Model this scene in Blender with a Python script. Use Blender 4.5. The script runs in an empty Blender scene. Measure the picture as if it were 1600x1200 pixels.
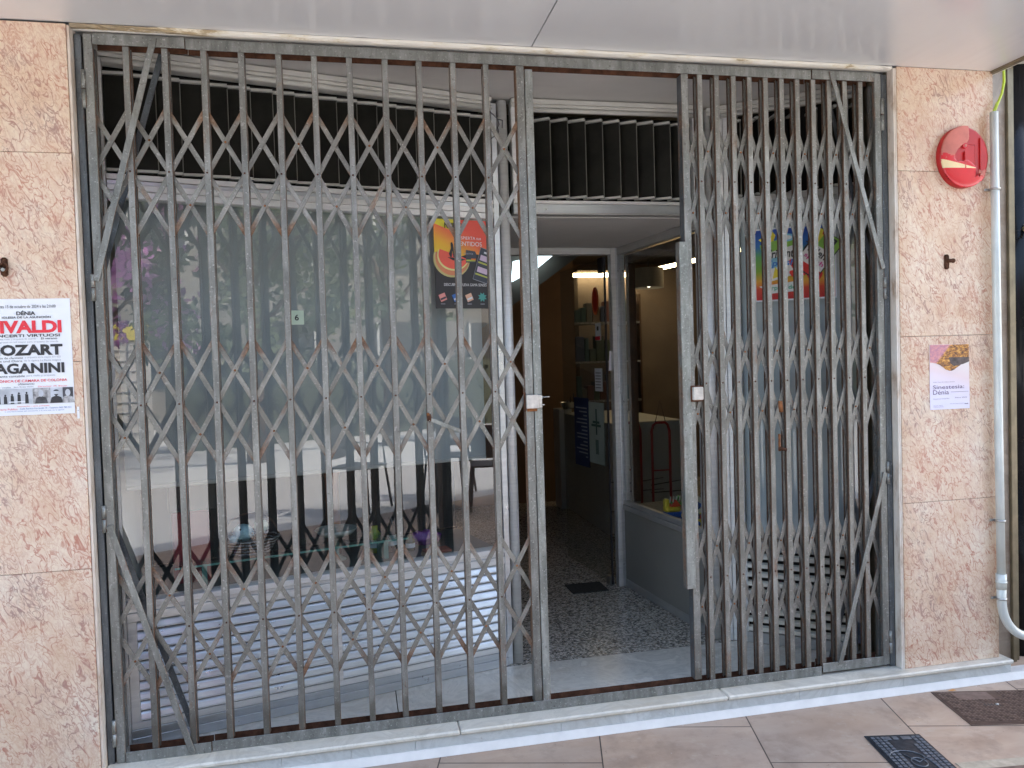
import bpy, bmesh, math, random
from mathutils import Vector, Matrix, noise as mnoise
random.seed(7)
S = bpy.context.scene
COL = S.collection
R = math.radians

# ------------------------------------------------------------------ node helpers
def newmat(name):
    m = bpy.data.materials.new(name); m.use_nodes = True
    nt = m.node_tree; nt.nodes.clear()
    out = nt.nodes.new('ShaderNodeOutputMaterial')
    b = nt.nodes.new('ShaderNodeBsdfPrincipled')
    nt.links.new(b.outputs[0], out.inputs[0])
    return m, nt, b, out

def nd(nt, t, **kw):
    n = nt.nodes.new(t)
    for k, v in kw.items():
        if k.startswith('i_'):
            n.inputs[k[2:].replace('_', ' ')].default_value = v
        else:
            setattr(n, k, v)
    return n

def ramp(nt, src, stops, interp='LINEAR'):
    r = nt.nodes.new('ShaderNodeValToRGB')
    r.color_ramp.interpolation = interp
    e = r.color_ramp.elements
    while len(e) > 1: e.remove(e[-1])
    e[0].position = stops[0][0]; e[0].color = c4(stops[0][1])
    for p, c in stops[1:]:
        k = e.new(p); k.color = c4(c)
    nt.links.new(src, r.inputs[0])
    return r.outputs[0]

def c4(c):
    if isinstance(c, (int, float)): return (c, c, c, 1)
    return (c[0], c[1], c[2], 1)

def mathn(nt, op, a, b=None, clamp=False):
    m = nt.nodes.new('ShaderNodeMath'); m.operation = op; m.use_clamp = clamp
    for i, v in enumerate((a, b)):
        if v is None: continue
        if isinstance(v, (int, float)): m.inputs[i].default_value = v
        else: nt.links.new(v, m.inputs[i])
    return m.outputs[0]

def mix(nt, fac, a, b, mode='MIX'):
    m = nt.nodes.new('ShaderNodeMix'); m.data_type = 'RGBA'; m.blend_type = mode
    for i, v in ((0, fac), (6, a), (7, b)):
        if isinstance(v, (int, float)) and i == 0: m.inputs[0].default_value = v
        elif isinstance(v, (int, float, tuple)): m.inputs[i].default_value = c4(v)
        else: nt.links.new(v, m.inputs[i])
    return m.outputs[2]

def coords(nt, scale=(1, 1, 1), rnd=0.0, rot=(0, 0, 0), geo=False):
    if geo:
        src = nt.nodes.new('ShaderNodeNewGeometry').outputs['Position']
    else:
        src = nt.nodes.new('ShaderNodeTexCoord').outputs['Object']
    if rnd:
        oi = nt.nodes.new('ShaderNodeObjectInfo')
        m = nd(nt, 'ShaderNodeVectorMath', operation='SCALE'); m.inputs[0].default_value = (1, .7, .4)
        nt.links.new(mathn(nt, 'MULTIPLY', oi.outputs['Random'], rnd), m.inputs['Scale'])
        a = nd(nt, 'ShaderNodeVectorMath', operation='ADD')
        nt.links.new(src, a.inputs[0]); nt.links.new(m.outputs[0], a.inputs[1]); src = a.outputs[0]
    mp = nt.nodes.new('ShaderNodeMapping'); mp.inputs['Scale'].default_value = scale
    mp.inputs['Rotation'].default_value = rot
    nt.links.new(src, mp.inputs[0])
    return mp.outputs[0]

def noi(nt, vec, scale, detail=4, rough=.6, dist=0):
    n = nd(nt, 'ShaderNodeTexNoise'); n.inputs['Scale'].default_value = scale
    n.inputs['Detail'].default_value = detail; n.inputs['Roughness'].default_value = rough
    n.inputs['Distortion'].default_value = dist
    nt.links.new(vec, n.inputs['Vector']); return n.outputs['Fac']

def bump(nt, b, h, strength=.2, dist=.002):
    n = nd(nt, 'ShaderNodeBump'); n.inputs['Strength'].default_value = strength
    n.inputs['Distance'].default_value = dist
    nt.links.new(h, n.inputs['Height']); nt.links.new(n.outputs[0], b.inputs['Normal'])

def simple(name, col, rough=.5, metal=0, var=.12, vscale=8, spec=.5, bmp=.0, emis=None, es=0, coat=0):
    m, nt, b, o = newmat(name)
    v = coords(nt, rnd=5)
    f = noi(nt, v, vscale, 5)
    lo = tuple(c * (1 - var) for c in col); hi = tuple(min(1, c * (1 + var)) for c in col)
    nt.links.new(ramp(nt, f, [(.3, lo), (.7, hi)]), b.inputs['Base Color'])
    b.inputs['Roughness'].default_value = rough; b.inputs['Metallic'].default_value = metal
    b.inputs['Specular IOR Level'].default_value = spec
    if coat: b.inputs['Coat Weight'].default_value = coat; b.inputs['Coat Roughness'].default_value = .08
    if bmp: bump(nt, b, noi(nt, v, vscale * 6, 4), bmp)
    if emis:
        b.inputs['Emission Color'].default_value = c4(emis); b.inputs['Emission Strength'].default_value = es
    return m

# ------------------------------------------------------------------ materials
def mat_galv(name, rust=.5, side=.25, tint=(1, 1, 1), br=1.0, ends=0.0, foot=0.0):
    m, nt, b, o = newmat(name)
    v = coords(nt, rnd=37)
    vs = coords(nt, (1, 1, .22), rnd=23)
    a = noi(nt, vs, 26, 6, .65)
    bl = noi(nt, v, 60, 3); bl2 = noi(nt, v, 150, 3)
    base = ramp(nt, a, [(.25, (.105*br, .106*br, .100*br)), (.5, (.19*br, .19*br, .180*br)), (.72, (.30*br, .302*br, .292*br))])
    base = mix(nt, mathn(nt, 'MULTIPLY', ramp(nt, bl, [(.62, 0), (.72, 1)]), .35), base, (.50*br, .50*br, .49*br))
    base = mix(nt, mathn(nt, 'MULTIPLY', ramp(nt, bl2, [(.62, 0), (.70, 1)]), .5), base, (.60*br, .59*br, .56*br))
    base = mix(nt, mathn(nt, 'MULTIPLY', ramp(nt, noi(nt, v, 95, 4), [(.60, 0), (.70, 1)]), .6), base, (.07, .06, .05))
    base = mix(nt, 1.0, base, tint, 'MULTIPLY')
    if foot:
        gz = nd(nt, 'ShaderNodeTexCoord'); sz_ = nd(nt, 'ShaderNodeSeparateXYZ'); nt.links.new(gz.outputs['Object'], sz_.inputs[0])
        fz = ramp(nt, mathn(nt, 'ADD', sz_.outputs[2], mathn(nt, 'MULTIPLY', a, .05)), [(.10, foot), (.125, foot * .25), (.4, 0)])
        base = mix(nt, fz, base, (.075, .065, .05))
    # rust
    g = nd(nt, 'ShaderNodeTexCoord')
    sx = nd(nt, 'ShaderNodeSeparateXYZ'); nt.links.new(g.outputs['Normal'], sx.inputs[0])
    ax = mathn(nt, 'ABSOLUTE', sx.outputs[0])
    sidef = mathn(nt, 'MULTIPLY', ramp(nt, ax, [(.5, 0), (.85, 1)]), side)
    oi = nd(nt, 'ShaderNodeObjectInfo')
    rf = mathn(nt, 'MULTIPLY', oi.outputs['Random'], .07)
    n1 = noi(nt, vs, 30, 8, .75); n2 = noi(nt, v, 6, 4)
    s = mathn(nt, 'ADD', mathn(nt, 'ADD', n1, mathn(nt, 'MULTIPLY', n2, .5)), mathn(nt, 'ADD', sidef, rf))
    if ends:
        so_ = nd(nt, 'ShaderNodeSeparateXYZ'); nt.links.new(g.outputs['Object'], so_.inputs[0])
        az_ = mathn(nt, 'ABSOLUTE', so_.outputs[2])
        s = mathn(nt, 'ADD', s, mathn(nt, 'MULTIPLY', ramp(nt, az_, [(.0, .55), (.03, 0), (.16, 0), (.245, 1)]), ends))
    th = 1.02 - rust * .3
    mask = ramp(nt, s, [(th, 0), (th + .1, .65), (th + .25, 1)]) if th + .25 < 1 else ramp(nt, mathn(nt, 'SUBTRACT', s, th - .5), [(.5, 0), (.6, .65), (.75, 1)])
    rc = ramp(nt, noi(nt, v, 90, 5), [(.3, (.09, .046, .028)), (.5, (.20, .105, .058)), (.7, (.33, .205, .13))])
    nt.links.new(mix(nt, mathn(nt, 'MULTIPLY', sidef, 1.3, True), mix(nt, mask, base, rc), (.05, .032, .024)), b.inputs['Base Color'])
    nt.links.new(mathn(nt, 'SUBTRACT', .45, mathn(nt, 'MULTIPLY', mask, .45)), b.inputs['Metallic'])
    nt.links.new(mathn(nt, 'ADD', .42, mathn(nt, 'MULTIPLY', mask, .45)), b.inputs['Roughness'])
    bump(nt, b, mathn(nt, 'ADD', mathn(nt, 'MULTIPLY', mask, 1.2), bl), .25, .0012)
    return m

def mat_marble_pink():
    m, nt, b, o = newmat('pink_veined_marble')
    v = coords(nt, (1, 1, 1), rnd=31, rot=(0, R(24), 0))
    # distort
    nz = nd(nt, 'ShaderNodeTexNoise'); nz.inputs['Scale'].default_value = 13; nz.inputs['Detail'].default_value = 4
    nz.inputs['Roughness'].default_value = .62
    nt.links.new(v, nz.inputs['Vector'])
    sc = nd(nt, 'ShaderNodeVectorMath', operation='MULTIPLY_ADD')
    nt.links.new(nz.outputs['Color'], sc.inputs[0]); sc.inputs[1].default_value = (.11, .11, .11)
    nt.links.new(v, sc.inputs[2])
    mp = nd(nt, 'ShaderNodeMapping'); mp.inputs['Scale'].default_value = (1.75, 1.3, .8)
    nt.links.new(sc.outputs[0], mp.inputs[0])
    def veins(scale, w0, w1):
        vo = nd(nt, 'ShaderNodeTexVoronoi', feature='DISTANCE_TO_EDGE'); vo.inputs['Scale'].default_value = scale
        nt.links.new(mp.outputs[0], vo.inputs['Vector'])
        return ramp(nt, vo.outputs['Distance'], [(w0, 1), (w1, 0)])
    def squig(scale, w0, w1, det=2.5, rot=0):
        mq = nd(nt, 'ShaderNodeMapping'); mq.inputs['Scale'].default_value = (1.6, 1.0, .70); mq.inputs['Location'].default_value = (rot, 2 * rot, rot)
        nt.links.new(v, mq.inputs[0])
        n = noi(nt, mq.outputs[0], scale, det, .55, .9)
        return ramp(nt, mathn(nt, 'ABSOLUTE', mathn(nt, 'SUBTRACT', n, .5)), [(w0, 1), (w1, 0)])
    v1 = squig(20, .006, .036); v2 = squig(38, .008, .056, 2, 3.3); halo = squig(21, .0, .13); v3 = veins(6, .002, .012)
    v4 = veins(22, .0, .05)
    cloud = noi(nt, v, 4.5, 4); cloud2 = noi(nt, v, 10, 5); cloud3 = noi(nt, v, 2.4, 3)
    m1 = mathn(nt, 'MULTIPLY', v1, ramp(nt, cloud2, [(.34, .35), (.50, 1)]))
    m2 = mathn(nt, 'MULTIPLY', v2, ramp(nt, cloud, [(.40, .1), (.60, .9)]))
    m4 = mathn(nt, 'MULTIPLY', v4, ramp(nt, cloud, [(.40, .8), (.55, .1)]))
    m3 = mathn(nt, 'MULTIPLY', v3, ramp(nt, cloud3, [(.4, .2), (.6, 1)]))
    base = ramp(nt, noi(nt, v, 6.5, 6), [(.28, (.59, .41, .28)), (.42, (.70, .55, .41)), (.6, (.76, .65, .52)), (.8, (.77, .71, .61))])
    base = mix(nt, ramp(nt, cloud3, [(.5, 0), (.75, .3)]), base, (.72, .46, .31))
    veinc = ramp(nt, noi(nt, v, 5, 3), [(.35, (.44, .17, .115)), (.5, (.48, .235, .175)), (.65, (.36, .23, .20))])
    tot = mathn(nt, 'MAXIMUM', mathn(nt, 'MAXIMUM', m1, mathn(nt, 'MULTIPLY', m2, .8)), mathn(nt, 'MAXIMUM', mathn(nt, 'MULTIPLY', m3, .8), mathn(nt, 'MULTIPLY', m4, .7)))
    base = mix(nt, mathn(nt, 'MULTIPLY', mathn(nt, 'MULTIPLY', halo, ramp(nt, cloud2, [(.36, .1), (.58, 1)])), .38), base, (.58, .33, .24))
    colr = mix(nt, mathn(nt, 'MULTIPLY', tot, .95), base, veinc)
    # grime near edges of opening
    g = nd(nt, 'ShaderNodeNewGeometry'); s = nd(nt, 'ShaderNodeSeparateXYZ'); nt.links.new(g.outputs['Position'], s.inputs[0])
    d1 = mathn(nt, 'ABSOLUTE', mathn(nt, 'SUBTRACT', s.outputs[0], 2.70)); d2 = mathn(nt, 'ABSOLUTE', mathn(nt, 'SUBTRACT', s.outputs[0], 2.21))
    d = mathn(nt, 'MINIMUM', d1, d2)
    gr = mathn(nt, 'MULTIPLY', ramp(nt, d, [(.0, 1), (.05, .25), (.09, 0)]), mathn(nt, 'ADD', noi(nt, v, 11, 5), .1))
    colr = mix(nt, mathn(nt, 'MULTIPLY', gr, .75), colr, (.36, .24, .13))
    nt.links.new(colr, b.inputs['Base Color'])
    b.inputs['Roughness'].default_value = .24
    b.inputs['Specular IOR Level'].default_value = .45
    bump(nt, b, tot, .04, .001)
    return m

def mat_marble_white(name, base=(.62, .61, .57), warm=(.50, .42, .30), rough=.3, dirt=.5, rnd=11):
    m, nt, b, o = newmat(name)
    v = coords(nt, (1, 1, 1), rnd=rnd, rot=(.3, .5, .2))
    n = noi(nt, v, 3.2, 7, .65, 2.2)
    lo = tuple(c * .72 for c in base)
    c = ramp(nt, n, [(.3, lo), (.47, base), (.53, tuple(x * .86 for x in base)), (.62, tuple(min(1, x * 1.1) for x in base))])
    d = ramp(nt, noi(nt, coords(nt, (.5, 2, 2), rnd=rnd), 5, 6), [(.5, 0), (.75, dirt)])
    c = mix(nt, d, c, warm)
    c = mix(nt, ramp(nt, noi(nt, v, 75, 3), [(.68, 0), (.74, .5)]), c, (.25, .21, .17))
    nt.links.new(c, b.inputs['Base Color']); b.inputs['Roughness'].default_value = rough
    bump(nt, b, noi(nt, v, 30, 4), .08, .002)
    return m

def mat_alu(name, col=(.63, .66, .69), rough=.33, metal=.75, grime=.25):
    m, nt, b, o = newmat(name)
    v = coords(nt, (1, 1, 1), rnd=9)
    vz = coords(nt, (.6, 2, 14), rnd=5)
    a = noi(nt, vz, 6, 5)
    c = ramp(nt, a, [(.3, tuple(x * .88 for x in col)), (.7, tuple(min(1, x * 1.06) for x in col))])
    g = ramp(nt, noi(nt, v, 8, 6), [(.52, 0), (.72, grime)])
    c = mix(nt, g, c, (.30, .29, .27))
    nt.links.new(c, b.inputs['Base Color']); b.inputs['Metallic'].default_value = metal
    nt.links.new(ramp(nt, noi(nt, v, 20, 4), [(.3, rough * .8), (.7, rough * 1.3)]), b.inputs['Roughness'])
    return m

def mat_terrazzo():
    m, nt, b, o = newmat('terrazzo')
    v = coords(nt)
    vo = nd(nt, 'ShaderNodeTexVoronoi'); vo.inputs['Scale'].default_value = 105; nt.links.new(v, vo.inputs['Vector'])
    sp = nd(nt, 'ShaderNodeSeparateColor'); nt.links.new(vo.outputs['Color'], sp.inputs[0])
    c = ramp(nt, sp.outputs[0], [(0, (.09, .085, .075)), (.14, (.30, .28, .24)), (.34, (.58, .54, .46)), (.62, (.82, .76, .66)), (.92, (.38, .31, .23))], 'CONSTANT')
    c = mix(nt, ramp(nt, vo.outputs['Distance'], [(.45, 0), (.7, .7)]), c, (.26, .25, .23))
    br = nd(nt, 'ShaderNodeTexBrick'); br.offset = 0; br.inputs['Scale'].default_value = 1
    br.inputs['Brick Width'].default_value = .4; br.inputs['Row Height'].default_value = .4; br.inputs['Mortar Size'].default_value = .0013
    br.inputs['Mortar Smooth'].default_value = .3
    mp = nd(nt, 'ShaderNodeMapping'); mp.inputs['Rotation'].default_value = (0, 0, 0); mp.inputs['Location'].default_value = (.12, .1, 0)
    nt.links.new(v, mp.inputs[0]); nt.links.new(mp.outputs[0], br.inputs['Vector'])
    c = mix(nt, mathn(nt, 'MULTIPLY', br.outputs['Fac'], .7), c, (.05, .045, .04))
    nt.links.new(c, b.inputs['Base Color']); b.inputs['Roughness'].default_value = .16
    return m

def mat_pavement():
    m, nt, b, o = newmat('brown_paving_slabs')
    g = nd(nt, 'ShaderNodeNewGeometry')
    mp = nd(nt, 'ShaderNodeMapping', vector_type='POINT'); mp.inputs['Rotation'].default_value = (0, 0, R(14.8 + 90))
    nt.links.new(g.outputs['Position'], mp.inputs[0])
    mp2 = nd(nt, 'ShaderNodeMapping'); mp2.inputs['Location'].default_value = PAVE_OFF
    nt.links.new(mp.outputs[0], mp2.inputs[0])
    br = nd(nt, 'ShaderNodeTexBrick'); br.offset = .45; br.inputs['Scale'].default_value = 1
    br.inputs['Brick Width'].default_value = .587; br.inputs['Row Height'].default_value = .587; br.inputs['Mortar Size'].default_value = .0028
    br.inputs['Mortar Smooth'].default_value = .25; br.inputs['Bias'].default_value = -.2
    br.inputs['Color1'].default_value = (.9, .9, .9, 1); br.inputs['Color2'].default_value = (1.08, 1.05, 1.02, 1)
    nt.links.new(mp2.outputs[0], br.inputs['Vector'])
    v = coords(nt, rot=(0, 0, .4)); vs = coords(nt, (.5, 1.6, 1), rot=(0, 0, .9))
    c = ramp(nt, noi(nt, vs, 3.5, 8, .62, .6), [(.25, (.31, .21, .152)), (.45, (.42, .305, .225)), (.6, (.48, .365, .28)), (.78, (.56, .45, .36))])
    c = mix(nt, ramp(nt, noi(nt, v, 1.1, 3), [(.4, 0), (.62, .65)]), c, (.35, .30, .265))
    c = mix(nt, ramp(nt, noi(nt, v, 5.5, 7, .75), [(.50, 0), (.70, .6)]), c, (.22, .165, .13))
    c = mix(nt, ramp(nt, noi(nt, v, 14, 6, .75), [(.56, 0), (.68, .4)]), c, (.48, .42, .36))
    c = mix(nt, 1.0, c, br.outputs['Color'], 'MULTIPLY')
    c = mix(nt, ramp(nt, noi(nt, v, 34, 3), [(.71, 0), (.77, .55)]), c, (.55, .48, .42))
    c = mix(nt, ramp(nt, noi(nt, v, 55, 3), [(.70, 0), (.76, .6)]), c, (.12, .09, .07))
    jf = mathn(nt, 'MULTIPLY', br.outputs['Fac'], mathn(nt, 'ADD', .35, noi(nt, v, 9, 4)), clamp=True)
    c = mix(nt, jf, c, (.075, .055, .045))
    nt.links.new(c, b.inputs['Base Color']); b.inputs['Roughness'].default_value = .62
    bump(nt, b, mathn(nt, 'SUBTRACT', noi(nt, v, 40, 5), mathn(nt, 'MULTIPLY', br.outputs['Fac'], 2)), .22, .002)
    return m

def mat_glass(name, f0=1.9, tint=(.92, .96, .95), dust=.05):
    m, nt, b, out = newmat(name); nt.nodes.remove(b)
    tr = nd(nt, 'ShaderNodeBsdfTransparent'); tr.inputs[0].default_value = c4(tint)
    gl = nd(nt, 'ShaderNodeBsdfGlossy'); gl.inputs['Roughness'].default_value = .0; gl.inputs['Color'].default_value = (1, 1, 1, 1)
    fr = nd(nt, 'ShaderNodeFresnel')
    gb_ = nd(nt, 'ShaderNodeNewGeometry')
    nt.links.new(mathn(nt, 'ADD', f0, mathn(nt, 'MULTIPLY', gb_.outputs['Backfacing'], 1 / f0 - f0)), fr.inputs['IOR'])
    df = nd(nt, 'ShaderNodeBsdfDiffuse'); df.inputs['Color'].default_value = (.55, .57, .58, 1)
    v = coords(nt, (1, 1, .6))
    dm = mathn(nt, 'MULTIPLY', ramp(nt, noi(nt, v, 3, 7, .7), [(.35, .3), (.7, 1)]), dust)
    m1 = nd(nt, 'ShaderNodeMixShader'); nt.links.new(dm, m1.inputs[0]); nt.links.new(tr.outputs[0], m1.inputs[1]); nt.links.new(df.outputs[0], m1.inputs[2])
    m2 = nd(nt, 'ShaderNodeMixShader'); nt.links.new(fr.outputs[0], m2.inputs[0]); nt.links.new(m1.outputs[0], m2.inputs[1]); nt.links.new(gl.outputs[0], m2.inputs[2])
    # slight waviness of the pane
    bm_ = nd(nt, 'ShaderNodeBump'); bm_.inputs['Strength'].default_value = .03; bm_.inputs['Distance'].default_value = .01
    nt.links.new(noi(nt, v, 1.3, 1), bm_.inputs['Height']); nt.links.new(bm_.outputs[0], gl.inputs['Normal'])
    nt.links.new(m2.outputs[0], out.inputs[0])
    return m

def mat_plaster(name, col=(.66, .655, .64), rough=.6, stain=.3):
    m, nt, b, o = newmat(name)
    v = coords(nt, geo=True)
    c = ramp(nt, noi(nt, v, 2.5, 6), [(.3, tuple(x * .86 for x in col)), (.7, col)])
    c = mix(nt, ramp(nt, noi(nt, coords(nt, (1, 3, 1), geo=True), 4, 6), [(.6, 0), (.8, stain)]), c, tuple(x * .6 for x in col))
    nt.links.new(c, b.inputs['Base Color']); b.inputs['Roughness'].default_value = rough
    bump(nt, b, noi(nt, v, 12, 5), .12, .003)
    return m

def mat_oldpaint():
    m, nt, b, o = newmat('peeling_cream_paint')
    v = coords(nt, (.45, 1.5, 1.5), geo=True)
    n = noi(nt, v, 18, 8, .7)
    g = nd(nt, 'ShaderNodeNewGeometry'); s = nd(nt, 'ShaderNodeSeparateXYZ'); nt.links.new(g.outputs['Position'], s.inputs[0])
    leftw = ramp(nt, mathn(nt, 'ADD', s.outputs[0], 1.0), [(.1, .30), (.38, .16), (.75, 0)])
    k = mathn(nt, 'ADD', n, leftw)
    c = ramp(nt, k, [(.50, (.83, .80, .72)), (.60, (.76, .70, .56)), (.66, (.42, .33, .20)), (.8, (.30, .24, .16))])
    nt.links.new(c, b.inputs['Base Color']); b.inputs['Roughness'].default_value = .6
    bump(nt, b, n, .5, .008)
    return m

def mat_reveal():
    m, nt, b, o = newmat('reveal_marble'); v = coords(nt, (1, 1, .35), rnd=3)
    c = ramp(nt, noi(nt, v, 22, 6, .65), [(.3, (.40, .29, .21)), (.46, (.66, .58, .50)), (.7, (.74, .70, .64))])
    nt.links.new(c, b.inputs['Base Color']); b.inputs['Roughness'].default_value = .4
    return m

# paving rotation offsets: joints measured on the ground (see PAVE_OFF)
PAVE_OFF = (-.06, .315, 0)

M = {}
M['galv'] = mat_galv('galvanised_steel', .34, .2, (.97, 1.0, 1.0), 1.1)
M['galv_bar'] = mat_galv('galvanised_bar', .40, .30, (.98, 1.0, 1.0), 1.12, foot=.6)
M['galv_rusty'] = mat_galv('galvanised_rusty', .46, .12, (1.01, 1.0, .97), 1.12, ends=.24)
M['galv_strip'] = mat_galv('galvanised_strip', .36, .12, (1.0, .99, .97), 1.0, ends=.14)
M['galv_right'] = mat_galv('galvanised_bar_weathered', .43, .5, (1.0, 1.0, .98), 1.14, foot=.3)
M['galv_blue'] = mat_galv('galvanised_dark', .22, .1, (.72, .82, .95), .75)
M['galv_light'] = mat_galv('galvanised_light', .4, .2, (.95, 1.0, 1.0), 1.3)
M['rust'] = simple('dark_rust', (.085, .038, .022), .9, 0, .5, 30, .2, .3)
M['rust2'] = simple('orange_rust', (.23, .095, .04), .9, 0, .5, 40, .2, .3)
M['pink'] = mat_marble_pink()
M['step'] = mat_marble_white('step_marble', (.66, .63, .55), (.52, .42, .28), .28, .55)
M['riser'] = mat_marble_white('riser_marble', (.54, .565, .56), (.5, .44, .34), .3, .3, 17)
M['threshold'] = mat_marble_white('threshold_marble', (.80, .765, .68), (.58, .46, .32), .25, .35, 5)
M['reveal'] = mat_reveal()
M['alu'] = mat_alu('anodised_aluminium')
M['alu_white'] = mat_alu('pale_aluminium', (.80, .80, .79), .42, .35, .12)
M['alu_dull'] = mat_alu('dull_aluminium', (.50, .50, .49), .45, .45, .3)
M['alu_cream'] = mat_alu('cream_aluminium', (.86, .83, .74), .5, .05, .15)
M['cornice'] = simple('cornice_paint', (.60, .59, .55), .5, 0, .15, 5, .4, .1)
M['terrazzo'] = mat_terrazzo()
M['pave'] = mat_pavement()
M['glass'] = mat_glass('window_glass', 2.15, dust=.03)
M['glass_in'] = mat_glass('inner_glass', 1.55, (.86, .90, .88), .02)
M['ceiling'] = mat_plaster('porch_ceiling_plaster', (.72, .70, .67))
M['oldpaint'] = mat_oldpaint()
M['slat'] = simple('black_slat', (.011, .011, .0085), .5, 0, .6, 7, .18, .05)
M['slatcap'] = simple('slat_cap_grey', (.50, .50, .47), .5, .1, .2, 9)
M['slatedge'] = simple('slat_edge', (.15, .15, .13), .5, 0, .3, 7)
M['groove'] = simple('groove_shadow_grey', (.09, .09, .10), .7, 0, .3, 7)
M['black'] = simple('black_void', (.008, .008, .008), .9, 0, .1)
M['blackgloss'] = simple('black_gloss_cladding', (.008, .009, .011), .16, 0, .5, 9, .25)
M['bronze'] = simple('bronze_frame', (.20, .17, .115), .4, .5, .25, 12)
M['blind'] = simple('grey_roller_blind', (.33, .36, .38), .85, 0, .05, 3, .2)
M['blind_pale'] = simple('pale_blind', (.36, .37, .37), .8, 0, .05, 3, .2)
M['wood'] = simple('dark_wood', (.07, .035, .018), .45, 0, .4, 9)
M['brownwall'] = simple('brown_interior_wall', (.22, .13, .07), .7, 0, .15, 2)
M['pinkwall'] = simple('pink_interior_wall', (.18, .14, .11), .6, 0, .15, 3)
M['intceil'] = simple('interior_ceiling', (.3, .26, .2), .8, 0, .1, 2)
M['white'] = simple('white_laminate', (.55, .55, .53), .4, 0, .06, 4)
M['paper'] = simple('white_paper', (.80, .82, .86), .6, 0, .03, 12, .3)
M['ink'] = simple('black_ink', (.025, .025, .03), .5, 0, .1)
M['inkgrey'] = simple('grey_ink', (.33, .35, .40), .5, 0, .1)
M['inkred'] = simple('red_ink', (.72, .03, .05), .5, 0, .06)
M['inkblue'] = simple('blue_ink', (.10, .18, .42), .5, 0, .06)
M['photo_bw'] = simple('grey_photo', (.34, .34, .35), .5, 0, .8, 60)
M['photo_pale'] = simple('pale_photo', (.50, .53, .58), .5, 0, .25, 20)
M['photo_dark'] = simple('dark_photo', (.06, .06, .07), .5, 0, .6, 50)
M['warm_light'] = simple('warm_light', (1, .8, .5), .5, emis=(1, .76, .45), es=17)
M['cool_light'] = simple('cool_light', (.8, .9, .9), .5, emis=(.75, .95, 1), es=3)
M['red_plastic'] = simple('red_plastic', (.62, .015, .03), .22, 0, .15, 6, .5, coat=.4)
M['red_dark'] = simple('red_inner', (.45, .012, .015), .3, 0, .2, 6)
M['red_faded'] = simple('red_faded', (.52, .17, .14), .6, 0, .2, 12, .3)
M['cream_plastic'] = simple('cream_plastic', (.78, .62, .36), .4, 0, .1, 12)
M['pvc'] = simple('grey_pvc_conduit', (.60, .64, .62), .3, .1, .1, 9, .5)
M['steelrod'] = simple('steel', (.45, .46, .46), .3, .9, .1, 9)
M['lock'] = simple('lock_cream_paint', (.60, .555, .50), .45, .1, .22, 40)
M['earthwire'] = simple('green_yellow_wire', (.42, .55, .03), .4, 0, .2, 4)
M['wire'] = simple('grey_wire', (.10, .10, .12), .5, .2, .1)
M['red_tube'] = simple('red_tube', (.35, .02, .02), .35, 0, .2)
M['manhole_iron'] = simple('manhole_iron', (.035, .042, .055), .42, .5, .4, 60, .5, .2)
M['manhole_edge'] = simple('manhole_worn_edge', (.16, .18, .21), .45, .6, .3, 60)
M['manhole_brown'] = simple('manhole_brown', (.115, .075, .058), .6, .3, .3, 25, .4, .2)
M['manhole_brown2'] = simple('manhole_brown_worn', (.20, .14, .115), .55, .3, .3, 25, .4, .2)
M['concrete'] = simple('concrete_rim', (.45, .39, .30), .8, 0, .2, 30, .3, .2)
M['skirt'] = simple('white_skirt_paint', (.70, .69, .67), .55, 0, .07, 14, .3, .06)
M['leafdry'] = simple('dry_leaf', (.55, .26, .07), .7, 0, .3, 60)
M['building_white'] = simple('white_render', (.74, .72, .68), .8, 0, .06, 2)

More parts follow.
